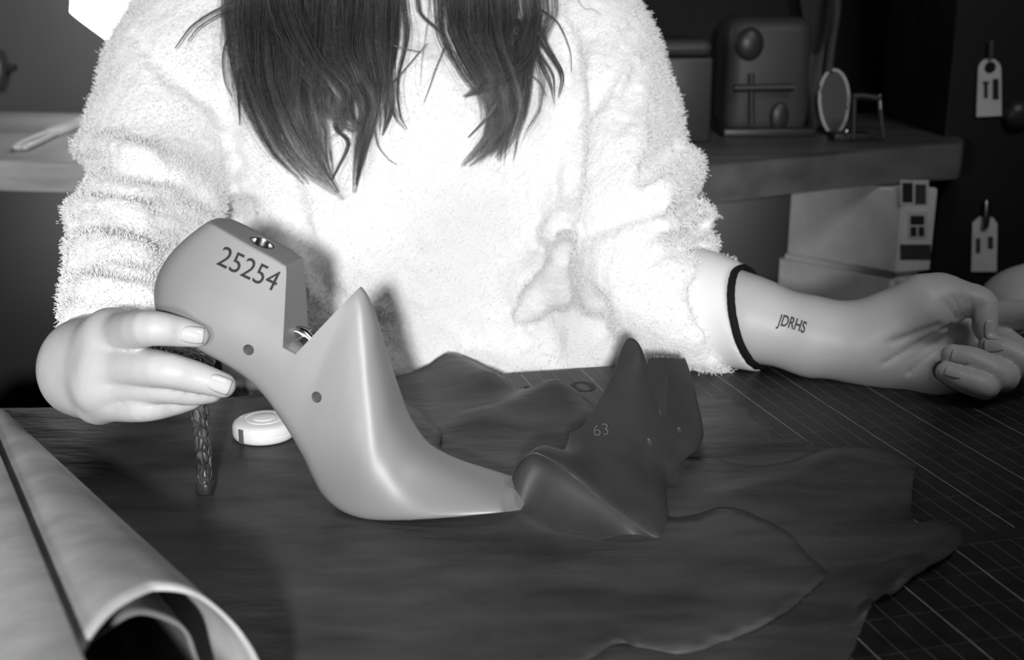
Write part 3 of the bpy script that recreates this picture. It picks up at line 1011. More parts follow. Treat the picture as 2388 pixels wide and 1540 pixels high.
# sleeve band, shirt cuff
cuffc = chain(PX((1560, 700, .99, .050), (1640, 722, .98, .0450), (1740, 746, .967, .0375)))
def cut_plane(p, c, n):
    return (p - c) @ n
FA = W(1900, 787, .95) - W(1700, 735, .97); FA /= np.linalg.norm(FA)
CUFN = FA * .86 + AR * .0 - AF * .30 + AU * .38; CUFN /= np.linalg.norm(CUFN)
CUFC = W(1748, 746, .966)
def f_cuff(p):
    d = fold(p, cuffc + [rc(W(1740, 746, .967), W(1860, 780, .955), .0375, .036)], .01)
    d = smax(d, cut_plane(p, CUFC, CUFN), .002)
    inner = prim(p, rc(W(1600, 715, .98), W(1900, 787, .95), .0335, .0335))
    d = smax(d, -inner, .002)
    return np.maximum(d, cut_plane(p, W(1590, 705, .985), -FA))
me = surface_net(f_cuff, W(1700, 730, .97) - .13, W(1700, 730, .97) + .13, .0022)
relax(me, 2)
link('shirt_cuff', me, M_SHIRT, person)
# black hair tie round the wrist
e1 = np.cross(CUFN, AF); e1 /= np.linalg.norm(e1); e2 = np.cross(CUFN, e1)
ring = []
cc_ = CUFC + CUFN * .002
for a in np.linspace(0, 2 * math.pi, 72, endpoint=False):
    dv = e1 * math.cos(a) + e2 * math.sin(a)
    t = .015
    for _ in range(40):
        v = max(fold((cc_ + dv * t)[None], RH['arm'], .01)[0], -1)
        if v > 0: break
        t += .001
    ring.append(cc_ + dv * (t + .0018))
bm = bmesh.new()
R = ring
N = len(R)
rr = []
for i, p in enumerate(R):
    tg = (R[(i + 1) % N] - R[i - 1]); tg /= np.linalg.norm(tg)
    u_ = np.cross(tg, CUFN); u_ /= np.linalg.norm(u_)
    rr.append([bm.verts.new(p + u_ * (.0022 * math.cos(q)) + CUFN * (.0040 * math.sin(q))) for q in np.linspace(0, 2 * math.pi, 12, endpoint=False)])
for i in range(N):
    for k in range(12):
        bm.faces.new((rr[i][k], rr[i][(k + 1) % 12], rr[(i + 1) % N][(k + 1) % 12], rr[(i + 1) % N][k]))
link('hair_tie', bm_mesh('hair_tie', bm), mat('black_elastic', .008, .8, .2, bump=[('noise', 2500, .4, .0005)]), person)

# tattooed letters on the forearm
def warp(x, y):
    return x, y - 11 * x * x * .6 + .0
tat = decal('tattoo', 'JDRHS', .0125, W(1848, 755, .92), W(1886, 768, .95) - W(1812, 745, .95), AU, body, mat('tattoo_ink', .05, .6, .3), body, ray(1848, 755), stretch=.62, off=.00025, bold=.0003, warp=warp)

# ------------------------------------------------------------------ fleece jacket
SW_T = chain(PX((830, 960, 1.15, .120), (830, 600, 1.145, .130), (820, 250, 1.14, .125), (860, -20, 1.15, .085))) + \
    chain(PX((1060, 960, 1.15, .120), (1060, 600, 1.145, .132), (1040, 250, 1.14, .125), (960, -20, 1.15, .085))) + \
    [rc(W(515, 40, 1.12), W(860, -70, 1.15), .072, .085), rc(W(1298, 30, 1.12), W(960, -70, 1.15), .062, .085), rc(W(1250, 800, 1.08), W(1570, 800, 1.02), .08, .045),
     el(W(790, 340, 1.06), .09, .07, .09), el(W(1090, 340, 1.06), .09, .07, .09)]
SW_L = chain(PX((515, 30, 1.11, .073), (438, 190, 1.085, .071), (388, 330, 1.06, .066), (378, 430, 1.03, .055), (352, 520, .985, .0560), (338, 600, .95, .053), (302, 690, .885, .0445), (272, 742, .82, .0365)))
SW_R = chain(PX((1298, 20, 1.12, .064), (1375, 140, 1.09, .063), (1432, 260, 1.055, .061), (1470, 400, 1.02, .058), (1490, 520, 1.0, .062), (1520, 620, .99, .064), (1600, 680, .983, .060), (1665, 708, .976, .0525)))
SEND = W(1672, 712, .976); SENDN = FA * .80 - AF * .25 + AU * .50; SENDN /= np.linalg.norm(SENDN)
def f_sw0(p):
    d = fold(p, SW_T, .045)
    l = fold(p, SW_L, .014)
    r = fold(p, SW_R + [rc(W(1665, 708, .976), W(1760, 735, .968), .0525, .052)], .014)
    r = smax(r, cut_plane(p, SEND, SENDN), .012)
    return smin(smin(d, l, .012), r, .012)
CR = [  # creases: pixel path, groove radius, how deep the groove centre sits below the cloth
    ([(310, 70), (380, 150), (460, 215), (555, 295)], .0055, .001), ([(205, 372), (250, 384), (320, 398), (400, 420)], .0070, .002), ([(215, 455), (270, 465), (330, 470)], .006, .002),
    ([(160, 522), (230, 520), (300, 540), (370, 565)], .0060, .002), ([(155, 610), (240, 622), (330, 640)], .003, .001), ([(140, 690), (240, 690), (330, 700)], .003, .001),
    ([(585, 478), (560, 510), (520, 535)], .011, .004), ([(540, 372), (550, 385)], .008, .003), ([(430, 455), (470, 450), (500, 475)], .007, .000),
    ([(1322, 60), (1332, 180), (1338, 300), (1336, 420), (1338, 520)], .0115, .006), ([(1355, 285), (1400, 215), (1450, 120), (1480, 60)], .006, .001),
    ([(1338, 545), (1400, 525), (1470, 498), (1530, 480)], .0055, .002), ([(1495, 425), (1530, 380), (1580, 345)], .0065, .002), ([(1550, 515), (1600, 490), (1660, 462)], .0060, .002),
    ([(1500, 610), (1560, 560), (1640, 520), (1690, 505)], .0065, .002), ([(1600, 660), (1660, 600), (1710, 560)], .0055, .001), ([(1440, 300), (1470, 230), (1490, 160)], .006, .001),
    ([(1336, 545), (1308, 615), (1262, 688), (1205, 742)], .015, .009), ([(1322, 600), (1318, 660), (1310, 700)], .015, .008), ([(1235, 700), (1280, 790), (1300, 830)], .007, .001), ([(1385, 690), (1400, 740), (1395, 800)], .009, .002),
    ([(660, 300), (690, 500), (730, 620), (790, 700)], .0070, .001), ([(1195, 760), (1240, 810)], .006, .0),
    ([(960, 0), (985, 60), (1000, 120)], .006, .0)]
CG = []
for path, r, dep in CR:
    P = spline(np.array(path, float), 4)
    pts = [march(f_sw0, *q) for q in P]
    vw = [None if q is None else q + (q - CAM) / np.linalg.norm(q - CAM) * dep for q in pts]
    n = len(vw)
    for i in range(n - 1):
        if vw[i] is None or vw[i + 1] is None: continue
        w0 = min(1, 3.2 * min(i, n - 1 - i) / (n - 1) + .25); w1 = min(1, 3.2 * min(i + 1, n - 2 - i) / (n - 1) + .25)
        CG.append(rc(vw[i], vw[i + 1], r * w0, r * w1))
CGc = np.array([(q[1] + q[2]) / 2 for q in CG])
RD = [  # bulges of cloth beside the creases
    ([(160, 500), (230, 492), (310, 510)], .012, .006), ([(200, 345), (260, 352), (330, 370)], .011, .006), ([(150, 575), (240, 580), (320, 600)], .010, .006),
    ([(1600, 390), (1560, 430), (1530, 455)], .016, .010), ([(1670, 480), (1610, 510), (1550, 545)], .014, .009), ([(1718, 545), (1650, 590), (1590, 640)], .014, .009), ([(1745, 600), (1690, 640), (1640, 700)], .013, .008),
    ([(1320, 540), (1280, 620), (1225, 690)], .020, .012)]
for path, r, dep in RD:
    pass
RG = []
for path, r, dep in RD:
    pts = [march(f_sw0, *q) for q in spline(np.array(path, float), 3)]
    pts = [q + (q - CAM) / np.linalg.norm(q - CAM) * dep for q in pts if q is not None]
    RG += [rc(a, b, r, r) for a, b in zip(pts, pts[1:])]
def hashnoise(p, s, seed):
    r = np.random.default_rng(seed)
    v = np.zeros(len(p))
    for k in range(9):
        w_ = r.normal(size=3); w_ *= (2 * math.pi / s) / np.linalg.norm(w_) * r.uniform(.7, 1.4)
        v += np.sin(p @ w_ + r.uniform(0, 6.28) + 1.3 * np.sin(p @ np.roll(w_, 1) * .6 + k))
    return v / 9 * 1.6
def f_sw(p):
    d = f_sw0(p)
    m = np.abs(d) < .035
    if m.any():
        q = p[m]; dd = d[m]
        if RG: dd = smin(dd, fold(q, RG, .006), .014)
        g = fold(q, CG, .004)
        dd = smax(dd, -g, .012)
        dd = dd - .0012 * hashnoise(q, .030, 2) - .0012 * hashnoise(q, .011, 5)
        bore = prim(q, rc(W(1600, 700, .98), W(1800, 745, .965), .044, .048))
        dd = smax(dd, -bore, .004)
        d = d.copy(); d[m] = dd
    return d
me = surface_net(f_sw, [-.50, .68, .56], [.42, 1.34, 1.22], .0034)
relax(me, 1)
jacket = link('fleece_jacket', me, M_FLEECE, person)
# ------------------------------------------------------------------ hair, fleece pile
def strands(name, curves, radii, M, parent, kind=None):
    hc_ = bpy.data.hair_curves.new(name)
    sizes = [len(c) for c in curves]
    hc_.add_curves(sizes)
    P = np.concatenate(curves).astype(np.float32)
    hc_.attributes['position'].data.foreach_set('vector', P.ravel())
    ra = hc_.attributes.get('radius') or hc_.attributes.new('radius', 'FLOAT', 'POINT')
    ra.data.foreach_set('value', np.concatenate(radii).astype(np.float32))
    o = bpy.data.objects.new(name, hc_)
    hc_.materials.append(M)
    col.objects.link(o)
    o.parent = parent
    o.matrix_parent_inverse = wmat(parent).inverted()
    if kind: o['kind'] = kind
    return o
M_HAIR = mat('dark_hair', 0.05, 0.30, 0.7)
hn = M_HAIR.node_tree
hi_ = hn.nodes.new('ShaderNodeHairInfo'); mr = hn.nodes.new('ShaderNodeMapRange'); mr.inputs['To Min'].default_value = .018; mr.inputs['To Max'].default_value = .17
pw_ = hn.nodes.new('ShaderNodeMath'); pw_.operation = 'POWER'; pw_.inputs[1].default_value = 1.8
hn.links.new(hi_.outputs['Random'], pw_.inputs[0]); hn.links.new(pw_.outputs[0], mr.inputs['Value'])
cbh = hn.nodes.new('ShaderNodeCombineColor')
for k in range(3): hn.links.new(mr.outputs['Result'], cbh.inputs[k])
hn.links.new(cbh.outputs[0], hn.nodes['Principled BSDF'].inputs['Base Color'])
r = np.random.default_rng(11)
LOCKS = [  # pixel path, widths in px along it, strands, extra lift off the chest (m)
    ([(575, 0), (572, 120), (588, 230), (640, 345), (712, 428)], [60, 50, 42, 30, 10], 620, .010), ([(615, 0), (615, 120), (640, 240), (700, 360), (805, 466)], [70, 64, 56, 44, 8], 800, .014),
    ([(675, 0), (680, 120), (690, 240), (735, 350), (790, 448)], [70, 64, 60, 42, 8], 800, .018), ([(735, 0), (735, 120), (728, 220), (742, 320), (770, 410)], [70, 60, 54, 40, 10], 700, .012),
    ([(790, 0), (790, 110), (822, 180), (852, 245), (840, 340), (825, 450)], [70, 58, 50, 36, 22, 5], 700, .022), ([(845, 0), (850, 110), (872, 200), (866, 280), (846, 360), (830, 430)], [60, 56, 46, 34, 20, 6], 600, .014),
    ([(895, 0), (895, 110), (900, 190), (908, 250), (892, 315)], [56, 50, 44, 30, 8], 520, .012), ([(925, 0), (928, 90), (912, 190), (926, 265), (948, 302)], [36, 32, 26, 18, 5], 260, .006),
    ([(700, 0), (745, 130), (800, 210), (800, 262), (842, 302), (852, 285)], [50, 46, 44, 34, 22, 10], 420, .030), ([(650, 0), (700, 150), (770, 240), (800, 290), (760, 330)], [46, 44, 40, 26, 8], 300, .026),
    ([(800, 250), (790, 300), (812, 340), (775, 420)], [20, 18, 10, 3], 60, .010), ([(868, 300), (880, 340), (905, 372), (925, 384)], [10, 6, 4, 2], 16, .006),
    ([(570, 10), (515, 22), (455, 60), (410, 112)], [18, 9, 6, 2], 40, .020), ([(572, 12), (520, 32), (470, 62), (440, 96)], [14, 6, 4, 2], 24, .018), ([(585, 72), (535, 88), (520, 140), (524, 190), (540, 225)], [16, 7, 4, 3, 2], 26, .012),
    ([(600, 133), (566, 142), (553, 178), (554, 240), (557, 292)], [16, 11, 8, 6, 2], 60, .014), ([(560, -40), (520, 10), (480, 30)], [14, 8, 3], 14, .02),
    ([(1060, 0), (1068, 80), (1105, 165), (1148, 235), (1140, 315), (1078, 386)], [52, 52, 46, 40, 32, 12], 620, .014), ([(1110, 0), (1118, 90), (1148, 170), (1168, 240), (1158, 310), (1110, 380)], [60, 56, 50, 44, 34, 14], 700, .020),
    ([(1165, 0), (1172, 90), (1190, 170), (1190, 250), (1180, 310), (1172, 374)], [60, 54, 46, 40, 30, 26], 700, .012), ([(1215, 0), (1210, 80), (1200, 170), (1192, 250), (1178, 320), (1150, 368)], [56, 50, 44, 40, 28, 16], 640, .018),
    ([(1240, 0), (1236, 70), (1195, 145), (1140, 195), (1082, 225)], [40, 36, 34, 26, 5], 340, .028), ([(1228, 100), (1180, 190), (1140, 260), (1090, 320)], [20, 16, 10, 3], 60, .024),
    ([(1232, 45), (1272, 115), (1303, 170), (1302, 212), (1296, 245)], [26, 20, 14, 8, 2], 120, .012), ([(1228, 70), (1258, 150), (1282, 200), (1294, 248)], [20, 14, 8, 2], 80, .010), ([(1240, 10), (1300, 50), (1330, 110), (1333, 165)], [10, 6, 5, 2], 16, .010),
    ([(965, 0), (975, 35), (1005, 62), (1040, 88)], [14, 10, 8, 3], 60, .010), ([(1000, 0), (990, 90), (980, 170), (985, 245)], [5, 4, 3, 2], 8, .008), ([(1040, 100), (1010, 180), (988, 240)], [8, 6, 2], 14, .008),
    ([(905, 210), (950, 160), (985, 118), (1000, 100)], [8, 5, 4, 2], 10, .008), ([(900, 100), (945, 112), (985, 122)], [10, 6, 3], 16, .008), ([(1350, 0), (1385, 22), (1410, 40)], [3, 3, 2], 5, .01), ([(1225, 165), (1255, 190), (1275, 225)], [6, 4, 2], 10, .01)]
H_C, H_R = [], []
def dsurf(px, py):
    q = march(f_sw0, min(max(px, 330), 1420), max(py, 12))
    return 1.02 if q is None else float((q - CAM) @ AF)
for path, wd, n, lift in LOCKS:
    P = np.array(path, float)
    n = int(n * 1.0)
    lf = np.linspace(1, .45, len(P)) * lift + .006
    D = np.array([dsurf(*q) for q in P]) - lf
    if P[0, 1] <= 0:                     # rooted on the head above
        x0 = P[0, 0]
        P = np.vstack([[880 + (x0 - 880) * .42, -640], [880 + (x0 - 880) * .62, -430], [880 + (x0 - 880) * .90, -170], P])
        D = np.r_[1.055, .985, 1.0, D]
        wd = [wd[0] * .5, wd[0] * .7, wd[0] * .9] + wd
    C = spline(np.c_[P, D, np.array(wd, float)], 7)
    m = len(C)
    tt = np.linspace(0, 1, m)
    ncl = max(1, n // 34)
    cl = [(r.normal(size=2) * .46, r.uniform(0, 6.28, 2), r.uniform(.3, 1.3), r.uniform(4, 10), r.uniform(.70, 1.0)) for _ in range(ncl)]
    for i_ in range(n):
        ca, cp, amp, fq, ce = cl[i_ % ncl]
        tight = np.linspace(.16, .05, m) if n > 60 else np.full(m, .25)
        j = r.normal(size=2)
        a, b = ca[0] + j[0] * tight, ca[1] + j[1] * tight
        ph = cp + r.normal(size=2) * .25
        k = int(m * np.clip(ce + r.normal() * .05, .6, 1.0)) if P[0, 1] < -100 or n > 60 else m
        px = C[:, 0] + C[:, 3] * (a + .20 * amp * np.sin(tt * fq + ph[0]))
        py = C[:, 1] + C[:, 3] * .25 * r.normal() * tt
        dd = C[:, 2] + (b * .8 + .25 * amp * np.sin(tt * fq + ph[1])) * C[:, 3] / FPX
        if r.random() < .035:
            px = px + r.normal() * 26 * tt ** 2; py = py + r.normal() * 14 * tt ** 2
        rr_ = (AF + ((px - 1194) / FPX)[:, None] * AR + ((770 - py) / FPX)[:, None] * AU) * dd[:, None]
        H_C.append((CAM + rr_)[:k])
        H_R.append(np.linspace(1, .35, k) * r.uniform(.00007, .00013))
strands('hair', H_C, H_R, M_HAIR, person)
bm = bmesh.new()
add_ball(bm, hc + np.array([0, .02, .025]), 1.0, (.084, .095, .102), 40)
link('hair_crown', bm_mesh('hair_crown', bm), M_HAIR, person)

me = jacket.data
nv, nf = len(me.vertices), len(me.polygons)
V = np.zeros(nv * 3, np.float32); me.vertices.foreach_get('co', V); V = V.reshape(-1, 3)
NR = np.zeros(nv * 3, np.float32); me.vertices.foreach_get('normal', NR); NR = NR.reshape(-1, 3)
to = CAM[None] - V; to /= np.linalg.norm(to, axis=1)[:, None]
ok = np.where(((NR * to).sum(1) > -.45) & (V[:, 1] < 1.25) & (V[:, 2] > .74))[0]
NP = 170000
pick = r.choice(ok, NP)
base = V[pick] + r.normal(size=(NP, 3)) * .0016
nrm = NR[pick]
Lf = r.uniform(.0008, .0020, NP)[:, None]
d1 = nrm + r.normal(size=(NP, 3)) * .45; d1 /= np.linalg.norm(d1, axis=1)[:, None]
d2 = nrm * .4 + r.normal(size=(NP, 3)) * .8; d2 /= np.linalg.norm(d2, axis=1)[:, None]
pts = np.stack([base - nrm * .001, base + d1 * Lf * .4, base + d1 * Lf * .75 + d2 * Lf * .12, base + d1 * Lf * .85 + d2 * Lf * .45], 1)
strands('fleece_pile', list(pts), [np.array([.0002, .0002, .00018, .0001])] * NP, M_FLEECE, person, 'stuff')

# legs and stool under the table
M_TROUSER = mat('dark_trousers', .03, .9, .2)
hips = np.array([-.10, 1.20, .52])
TR = []
for s in (-1, 1):
    k = hips + np.array([s * .13, -.40, -.01]); a = k + np.array([0, .06, -.42])
    TR += chain([(hips + np.array([s * .09, 0, 0]), .115), (k, .075), (a, .05)])
TR += [rc(hips, hips + np.array([0, .0, .12]), .13, .13)]
me = surface_net(lambda p: fold(p, TR, .03), [-.55, .6, .0], [.35, 1.45, .85], .009)
link('trousers', me, M_TROUSER, person)
st_ = empty('stool', (-.10, 1.2, 0))
tag(st_, 'dark stool the person in the fleece jacket sits on', 'stool')
bm = bmesh.new(); add_lathe(bm, [(0, .37), (.16, .37), (.17, .38), (.17, .395), (.16, .405), (0, .405)], (-.10, 1.2, 0)); link('stool_seat', bm_mesh('s', bm), M_DARK, st_, sharp=40)
for a in (45, 135, 225, 315):
    bm = bmesh.new(); c, s = math.cos(math.radians(a)), math.sin(math.radians(a))
    add_cyl(bm, (-.10 + .13 * c, 1.2 + .13 * s, .37), (-.10 + .19 * c, 1.2 + .19 * s, 0), .013, .010, 16); link('stool_leg', bm_mesh('l', bm), M_DARK, st_, sharp=40)
# ------------------------------------------------------------------ the room behind
def struct(name, c, s, M):
    bm = bmesh.new(); add_box(bm, c, s)
    o = link(name, bm_mesh(name, bm), M, smooth=False); o['kind'] = 'structure'; return o
YB = 2.16
struct('floor', (0, .6, -.02), (4.4, 5.2, .04), M_FLOOR)
struct('ceiling', (0, .6, 2.62), (4.4, 5.2, .04), M_WALLD)
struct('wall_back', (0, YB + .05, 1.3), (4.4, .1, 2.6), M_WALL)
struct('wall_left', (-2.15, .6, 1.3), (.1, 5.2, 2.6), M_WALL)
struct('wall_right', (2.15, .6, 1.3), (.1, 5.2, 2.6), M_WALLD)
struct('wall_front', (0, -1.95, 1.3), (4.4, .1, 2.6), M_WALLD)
bm = bmesh.new(); add_box(bm, (1.02, YB - .02, 1.3), (2.16, .04, 2.6)); panel = link('unlit_panel_1', bm_mesh('p', bm), M_WALLD, smooth=False); panel['kind'] = 'structure'  # dark sheet over the right back wall: its lack of light put into colour

def slab(poly, z, th, bev):
    bm = bmesh.new()
    lo = [bm.verts.new((p[0], p[1], z - th)) for p in poly]; hi = [bm.verts.new((p[0], p[1], z)) for p in poly]
    n = len(poly)
    bm.faces.new(lo[::-1]); bm.faces.new(hi)
    for i in range(n): bm.faces.new((lo[i], lo[(i + 1) % n], hi[(i + 1) % n], hi[i]))
    bmesh.ops.bevel(bm, geom=list(bm.edges), offset=bev, segments=4, affect='EDGES', profile=.5)
    return bm
def obj_box(name, c, s, M, parent, bev=.003, rot=None, sharp=40):
    bm = bmesh.new(); add_box(bm, c, s, bev, rot); return link(name, bm_mesh(name, bm), M, parent, sharp=sharp)
def obj_cyl(name, a, b, r1, M, parent, r2=None, seg=32):
    bm = bmesh.new(); add_cyl(bm, a, b, r1, r2, seg); return link(name, bm_mesh(name, bm), M, parent, sharp=40)
def obj_tube(name, pts, r_, M, parent, seg=10, flat=1.0):
    bm = bmesh.new(); add_tube(bm, pts, r_, seg, flat); return link(name, bm_mesh(name, bm), M, parent, sharp=50)

# counter on the left
ZL = .84
pl = [G(-330, 366, ZL), G(206, 379, ZL), G(200, 264, ZL), G(-330, 255, ZL)]
cl = empty('side_counter', (pl[1][0] - .1, pl[1][1] + .2, 0))
tag(cl, 'thick wooden counter on the left behind the sitter', 'counter')
link('counter_top', bm_mesh('t', slab(pl, ZL, .040, .004)), M_WOOD, cl, sharp=40)
c0 = (pl[1] + pl[2]) / 2
obj_box('base_cabinet', (pl[1][0] - .33, (pl[1][1] + pl[2][1]) / 2 + .02, (ZL - .042) / 2), (.60, .5, ZL - .042), M_DARK, cl)
M_PALE = mat('pale_metal', .72, .35, .5)
# steel clip tool lying on it
tl = empty('clip_tool', G(110, 322, ZL))
tag(tl, 'pale slotted metal clip tool lying on the left wooden counter', 'tool')
a, b, c = G(56, 350, ZL) + AZ * .006, G(120, 320, ZL) + AZ * .006, G(205, 288, ZL) + AZ * .006
sd = np.cross((b - a) / np.linalg.norm(b - a), AZ)
hw = .0085
loop = spline(np.array([b + sd * hw, a + sd * hw, a - (b - a) * .06, a - sd * hw, b - sd * hw]), 8)
obj_tube('clip_loop', loop, .0042, M_PALE, tl)
obj_tube('clip_shank', [b - (b - a) * .08, b, c], [.008, .013, .0135], M_PALE, tl, 14, .5)
# lamp standing on the counter behind the shoulder
lp = empty('desk_lamp', G(360, 290, ZL))
tag(lp, 'bright white lit lamp head at the upper left behind the shoulder', 'lamp')
M_GLOW = bpy.data.materials.new('lamp_glow'); M_GLOW.use_nodes = True
b_ = M_GLOW.node_tree.nodes['Principled BSDF']; b_.inputs['Base Color'].default_value = (.9, .9, .9, 1)
b_.inputs['Emission Color'].default_value = (1, 1, 1, 1); b_.inputs['Emission Strength'].default_value = 6.0
DL = 1.80
out = spline(np.array([(100, -260), (140, -90), (163, -8), (164, 20), (172, 36), (255, 98), (330, 152), (420, 110), (470, -30), (430, -260), (260, -330)], float), 6, closed=True)
front = [W(q[0], q[1], DL) for q in out]; back = [W(150 + (q[0] - 150) * .9 + 20, q[1], DL + .035) for q in out]
bm = bmesh.new(); n = len(out)
fv = [bm.verts.new(p) for p in front]; bv = [bm.verts.new(p) for p in back]
bm.faces.new(fv); bm.faces.new(bv[::-1])
for i in range(n): bm.faces.new((fv[i], fv[(i + 1) % n], bv[(i + 1) % n], bv[i]))
link('lamp_diffuser', bm_mesh('d', bm), M_GLOW, lp, sharp=40)
lb = G(360, 290, ZL)
obj_cyl('lamp_base', lb + AZ * .0005, lb + AZ * .018, .06, M_DARK, lp)
obj_tube('lamp_arm', spline(np.array([lb + AZ * .018, lb + AZ * .12 + AR * .02, W(330, 90, DL + .05)]), 8), .006, M_DARK, lp)
# dark handle on the wall at the far left edge
hk = empty('coat_hook', W(-14, 165, 2.02))
tag(hk, 'dark rounded hook on the grey wall at the far left edge', 'hook')
obj_tube('hook_grip', spline(np.array([W(-12, 126, 2.04), W(-6, 150, 2.03), W(-6, 180, 2.03), W(-12, 204, 2.04)]), 5), .013, M_DARK, hk, 14)
q = W(-14, 165, 2.03); obj_cyl('hook_bracket', q, (q[0], YB, q[2]), .006, M_DARK, hk)

# counter on the right
ZR = .85
pr = [G(1380, 402, ZR), G(1640, 384, ZR), G(1950, 352, ZR), G(2246, 336, ZR), G(2250, 322, ZR), G(2062, 263, ZR), G(1380, 268, ZR)]
cr = empty('side_counter', ((pr[0] + pr[3]) / 2) * [1, 1, 0])
tag(cr, 'dark wooden counter with a rounded end, behind the tattooed arm', 'counter')
link('counter_top', bm_mesh('t', slab(pr, ZR, .047, .006)), M_WOODT, cr, sharp=40)
mid = (pr[1] + pr[5]) / 2
obj_box('base_cabinet', (mid[0] - .02, mid[1] + .12, (ZR - .05) / 2), (.34, .30, ZR - .05), M_DARK, cr)
def on(px, py, z=ZR): return G(px, py, z)
def sc(p): return float((np.asarray(p) - CAM) @ AF) / FPX       # metres per pixel at a point
# grey machine with knob and dial
q = on(1790, 318); s = sc(q)
mc = empty('bench_machine', q)
tag(mc, 'grey bench machine with a round knob and a dark dial on the right counter', 'machine')
obj_box('housing', q + np.array([0, .07, 135 * s]), (195 * s, .13, 268 * s), M_MID, mc, .02)
obj_box('foot', q + np.array([0, .06, .006]), (215 * s, .15, .012), M_DARK, mc, .003)
def front(px, py, off=0.0):
    r_ = ray(px, py); t = (q[1] + .004 - off - CAM[1]) / r_[1]; return CAM + r_ * t
bm = bmesh.new(); add_ball(bm, front(1748, 103), 33 * s, (1, .5, 1.15)); link('knob', bm_mesh('k', bm), M_DARK, mc)
obj_cyl('spindle', front(1752, 172, .01), front(1753, 290, .01), 7 * s, M_DARK, mc)
obj_cyl('cross_bar', front(1712, 206, .012), front(1850, 204, .012), 9 * s, M_DARK, mc)
bm = bmesh.new(); add_ball(bm, front(1817, 272), 1, (23 * s, .006, 34 * s)); link('dial', bm_mesh('k', bm), M_DARK, mc)
# boxy machine further left, half hidden by the sleeve
q = on(1565, 335); s = sc(q)
bx = empty('metal_box', q); tag(bx, 'dark metal box with a paler rounded lid beside the sleeve on the right counter', 'box')
obj_box('box_body', q + np.array([0, .08, 98 * s]), (185 * s, .15, 196 * s), M_DARK, bx, .004)
obj_box('box_lid', q + np.array([0, .08, 216 * s]), (180 * s, .15, 38 * s), M_MID, bx, .012)
# oval paddle, dark form, clamp
def plate(name, poly, M, parent, th, d):
    pts = spline(np.array(poly, float), 5, closed=True)
    f = [W(x, y, d) for x, y in pts]; g_ = [p + AF * [1, 1, 0] * th for p in f]
    bm = bmesh.new(); n = len(f)
    fv = [bm.verts.new(p) for p in f]; gv = [bm.verts.new(p) for p in g_]
    bm.faces.new(fv); bm.faces.new(gv[::-1])
    for i in range(n): bm.faces.new((fv[i], fv[(i + 1) % n], gv[(i + 1) % n], gv[i]))
    return link(name, bm_mesh(name, bm), M, parent, sharp=40)
q = on(1945, 314); d = float((q - CAM) @ AF)
pd = empty('oval_paddle', q); tag(pd, 'oval paddle with a pale rim and long thin handle standing on the right counter', 'paddle')
oval = [(1945 + 34 * math.sin(t) * (1 + .10 * math.cos(t)), 238 - 75 * math.cos(t)) for t in np.linspace(0, 2 * math.pi, 24, endpoint=False)]
plate('paddle_face', oval, M_MID, pd, .008, d)
rim = [W(x, y, d) for x, y in oval]; obj_tube('paddle_rim', rim + rim[:2], .0022, M_CARD, pd, 10)
obj_tube('paddle_handle', spline(np.array([W(1932, 170, d), W(1940, 100, d + .01), W(1952, 20, d + .02), W(1956, -60, d + .03)]), 6), [.006] * 19, M_MID, pd, 12, .6)
q2 = on(1895, 300); d2 = float((q2 - CAM) @ AF)
fm = empty('leather_form', q2); tag(fm, 'dark tall form with a grey curved lower panel left of the oval paddle', 'form')
plate('upper_part', [(1866, -70), (1872, 40), (1884, 122), (1902, 130), (1924, 104), (1952, 40), (1950, -70)], M_BLACK, fm, .03, d2 + .002)
plate('lower_panel', [(1866, 188), (1879, 122), (1886, 121), (1900, 129), (1914, 119), (1923, 100), (1916, 170), (1908, 250), (1904, 312), (1892, 310), (1886, 240), (1884, 190)], M_MID, fm, .028, d2)
plate('heel_edge', [(1863, 186), (1884, 190), (1890, 250), (1896, 312), (1888, 312), (1880, 250)], M_BLACK, fm, .030, d2 - .001)
q3 = on(2010, 330)
kp = empty('bench_clamp', q3); tag(kp, 'small dark clamp with a bright steel pin right of the oval paddle', 'clamp'); d3 = float((q3 - CAM) @ AF)
obj_box('clamp_base', q3 + np.array([-.012, .02, .005]), (.05, .04, .010), M_DARK, kp, .002)
obj_tube('clamp_bar', [W(1988, 226, d3), W(2010, 224, d3), W(2052, 230, d3)], .005, M_DARK, kp)
obj_tube('clamp_post', [W(1992, 226, d3), W(1990, 326, d3)], .004, M_DARK, kp)
obj_cyl('steel_pin', W(2051, 222, d3), W(2053, 256, d3), .0032, M_STEEL, kp)
obj_tube('clamp_leg', [W(2053, 256, d3), W(2056, 290, d3), W(2061, 322, d3)], .0032, M_MID, kp)
bm = bmesh.new(); add_ball(bm, q3 + np.array([-.022, 0, .013]), .005); link('clamp_screw', bm_mesh('s', bm), M_STEEL, kp)

# pale bin and carton below the right counter
cn = G(2091, 640, .69)
dirR = np.array([math.cos(.35), math.sin(.35), 0]); dirL = np.array([-math.sin(.75), math.cos(.75), 0])
s = sc(cn)
def para(c, u, v, z0, z1, bev):
    P4 = [c, c + u, c + u + v, c + v]
    bm = bmesh.new()
    lo = [bm.verts.new((p[0], p[1], z0)) for p in P4]; hi = [bm.verts.new((p[0], p[1], z1)) for p in P4]
    bm.faces.new(lo[::-1]); bm.faces.new(hi)
    for i in range(4): bm.faces.new((lo[i], lo[(i + 1) % 4], hi[(i + 1) % 4], hi[i]))
    bmesh.ops.bevel(bm, geom=list(bm.edges), offset=bev, segments=2, affect='EDGES')
    return bm
U_, V_ = dirR * 88 * s / math.cos(.35) * 1.02, dirL * .17
bn = empty('storage_bin', cn * [1, 1, 0]); tag(bn, 'pale bin below the right counter, carrying the carton with the window label', 'bin')
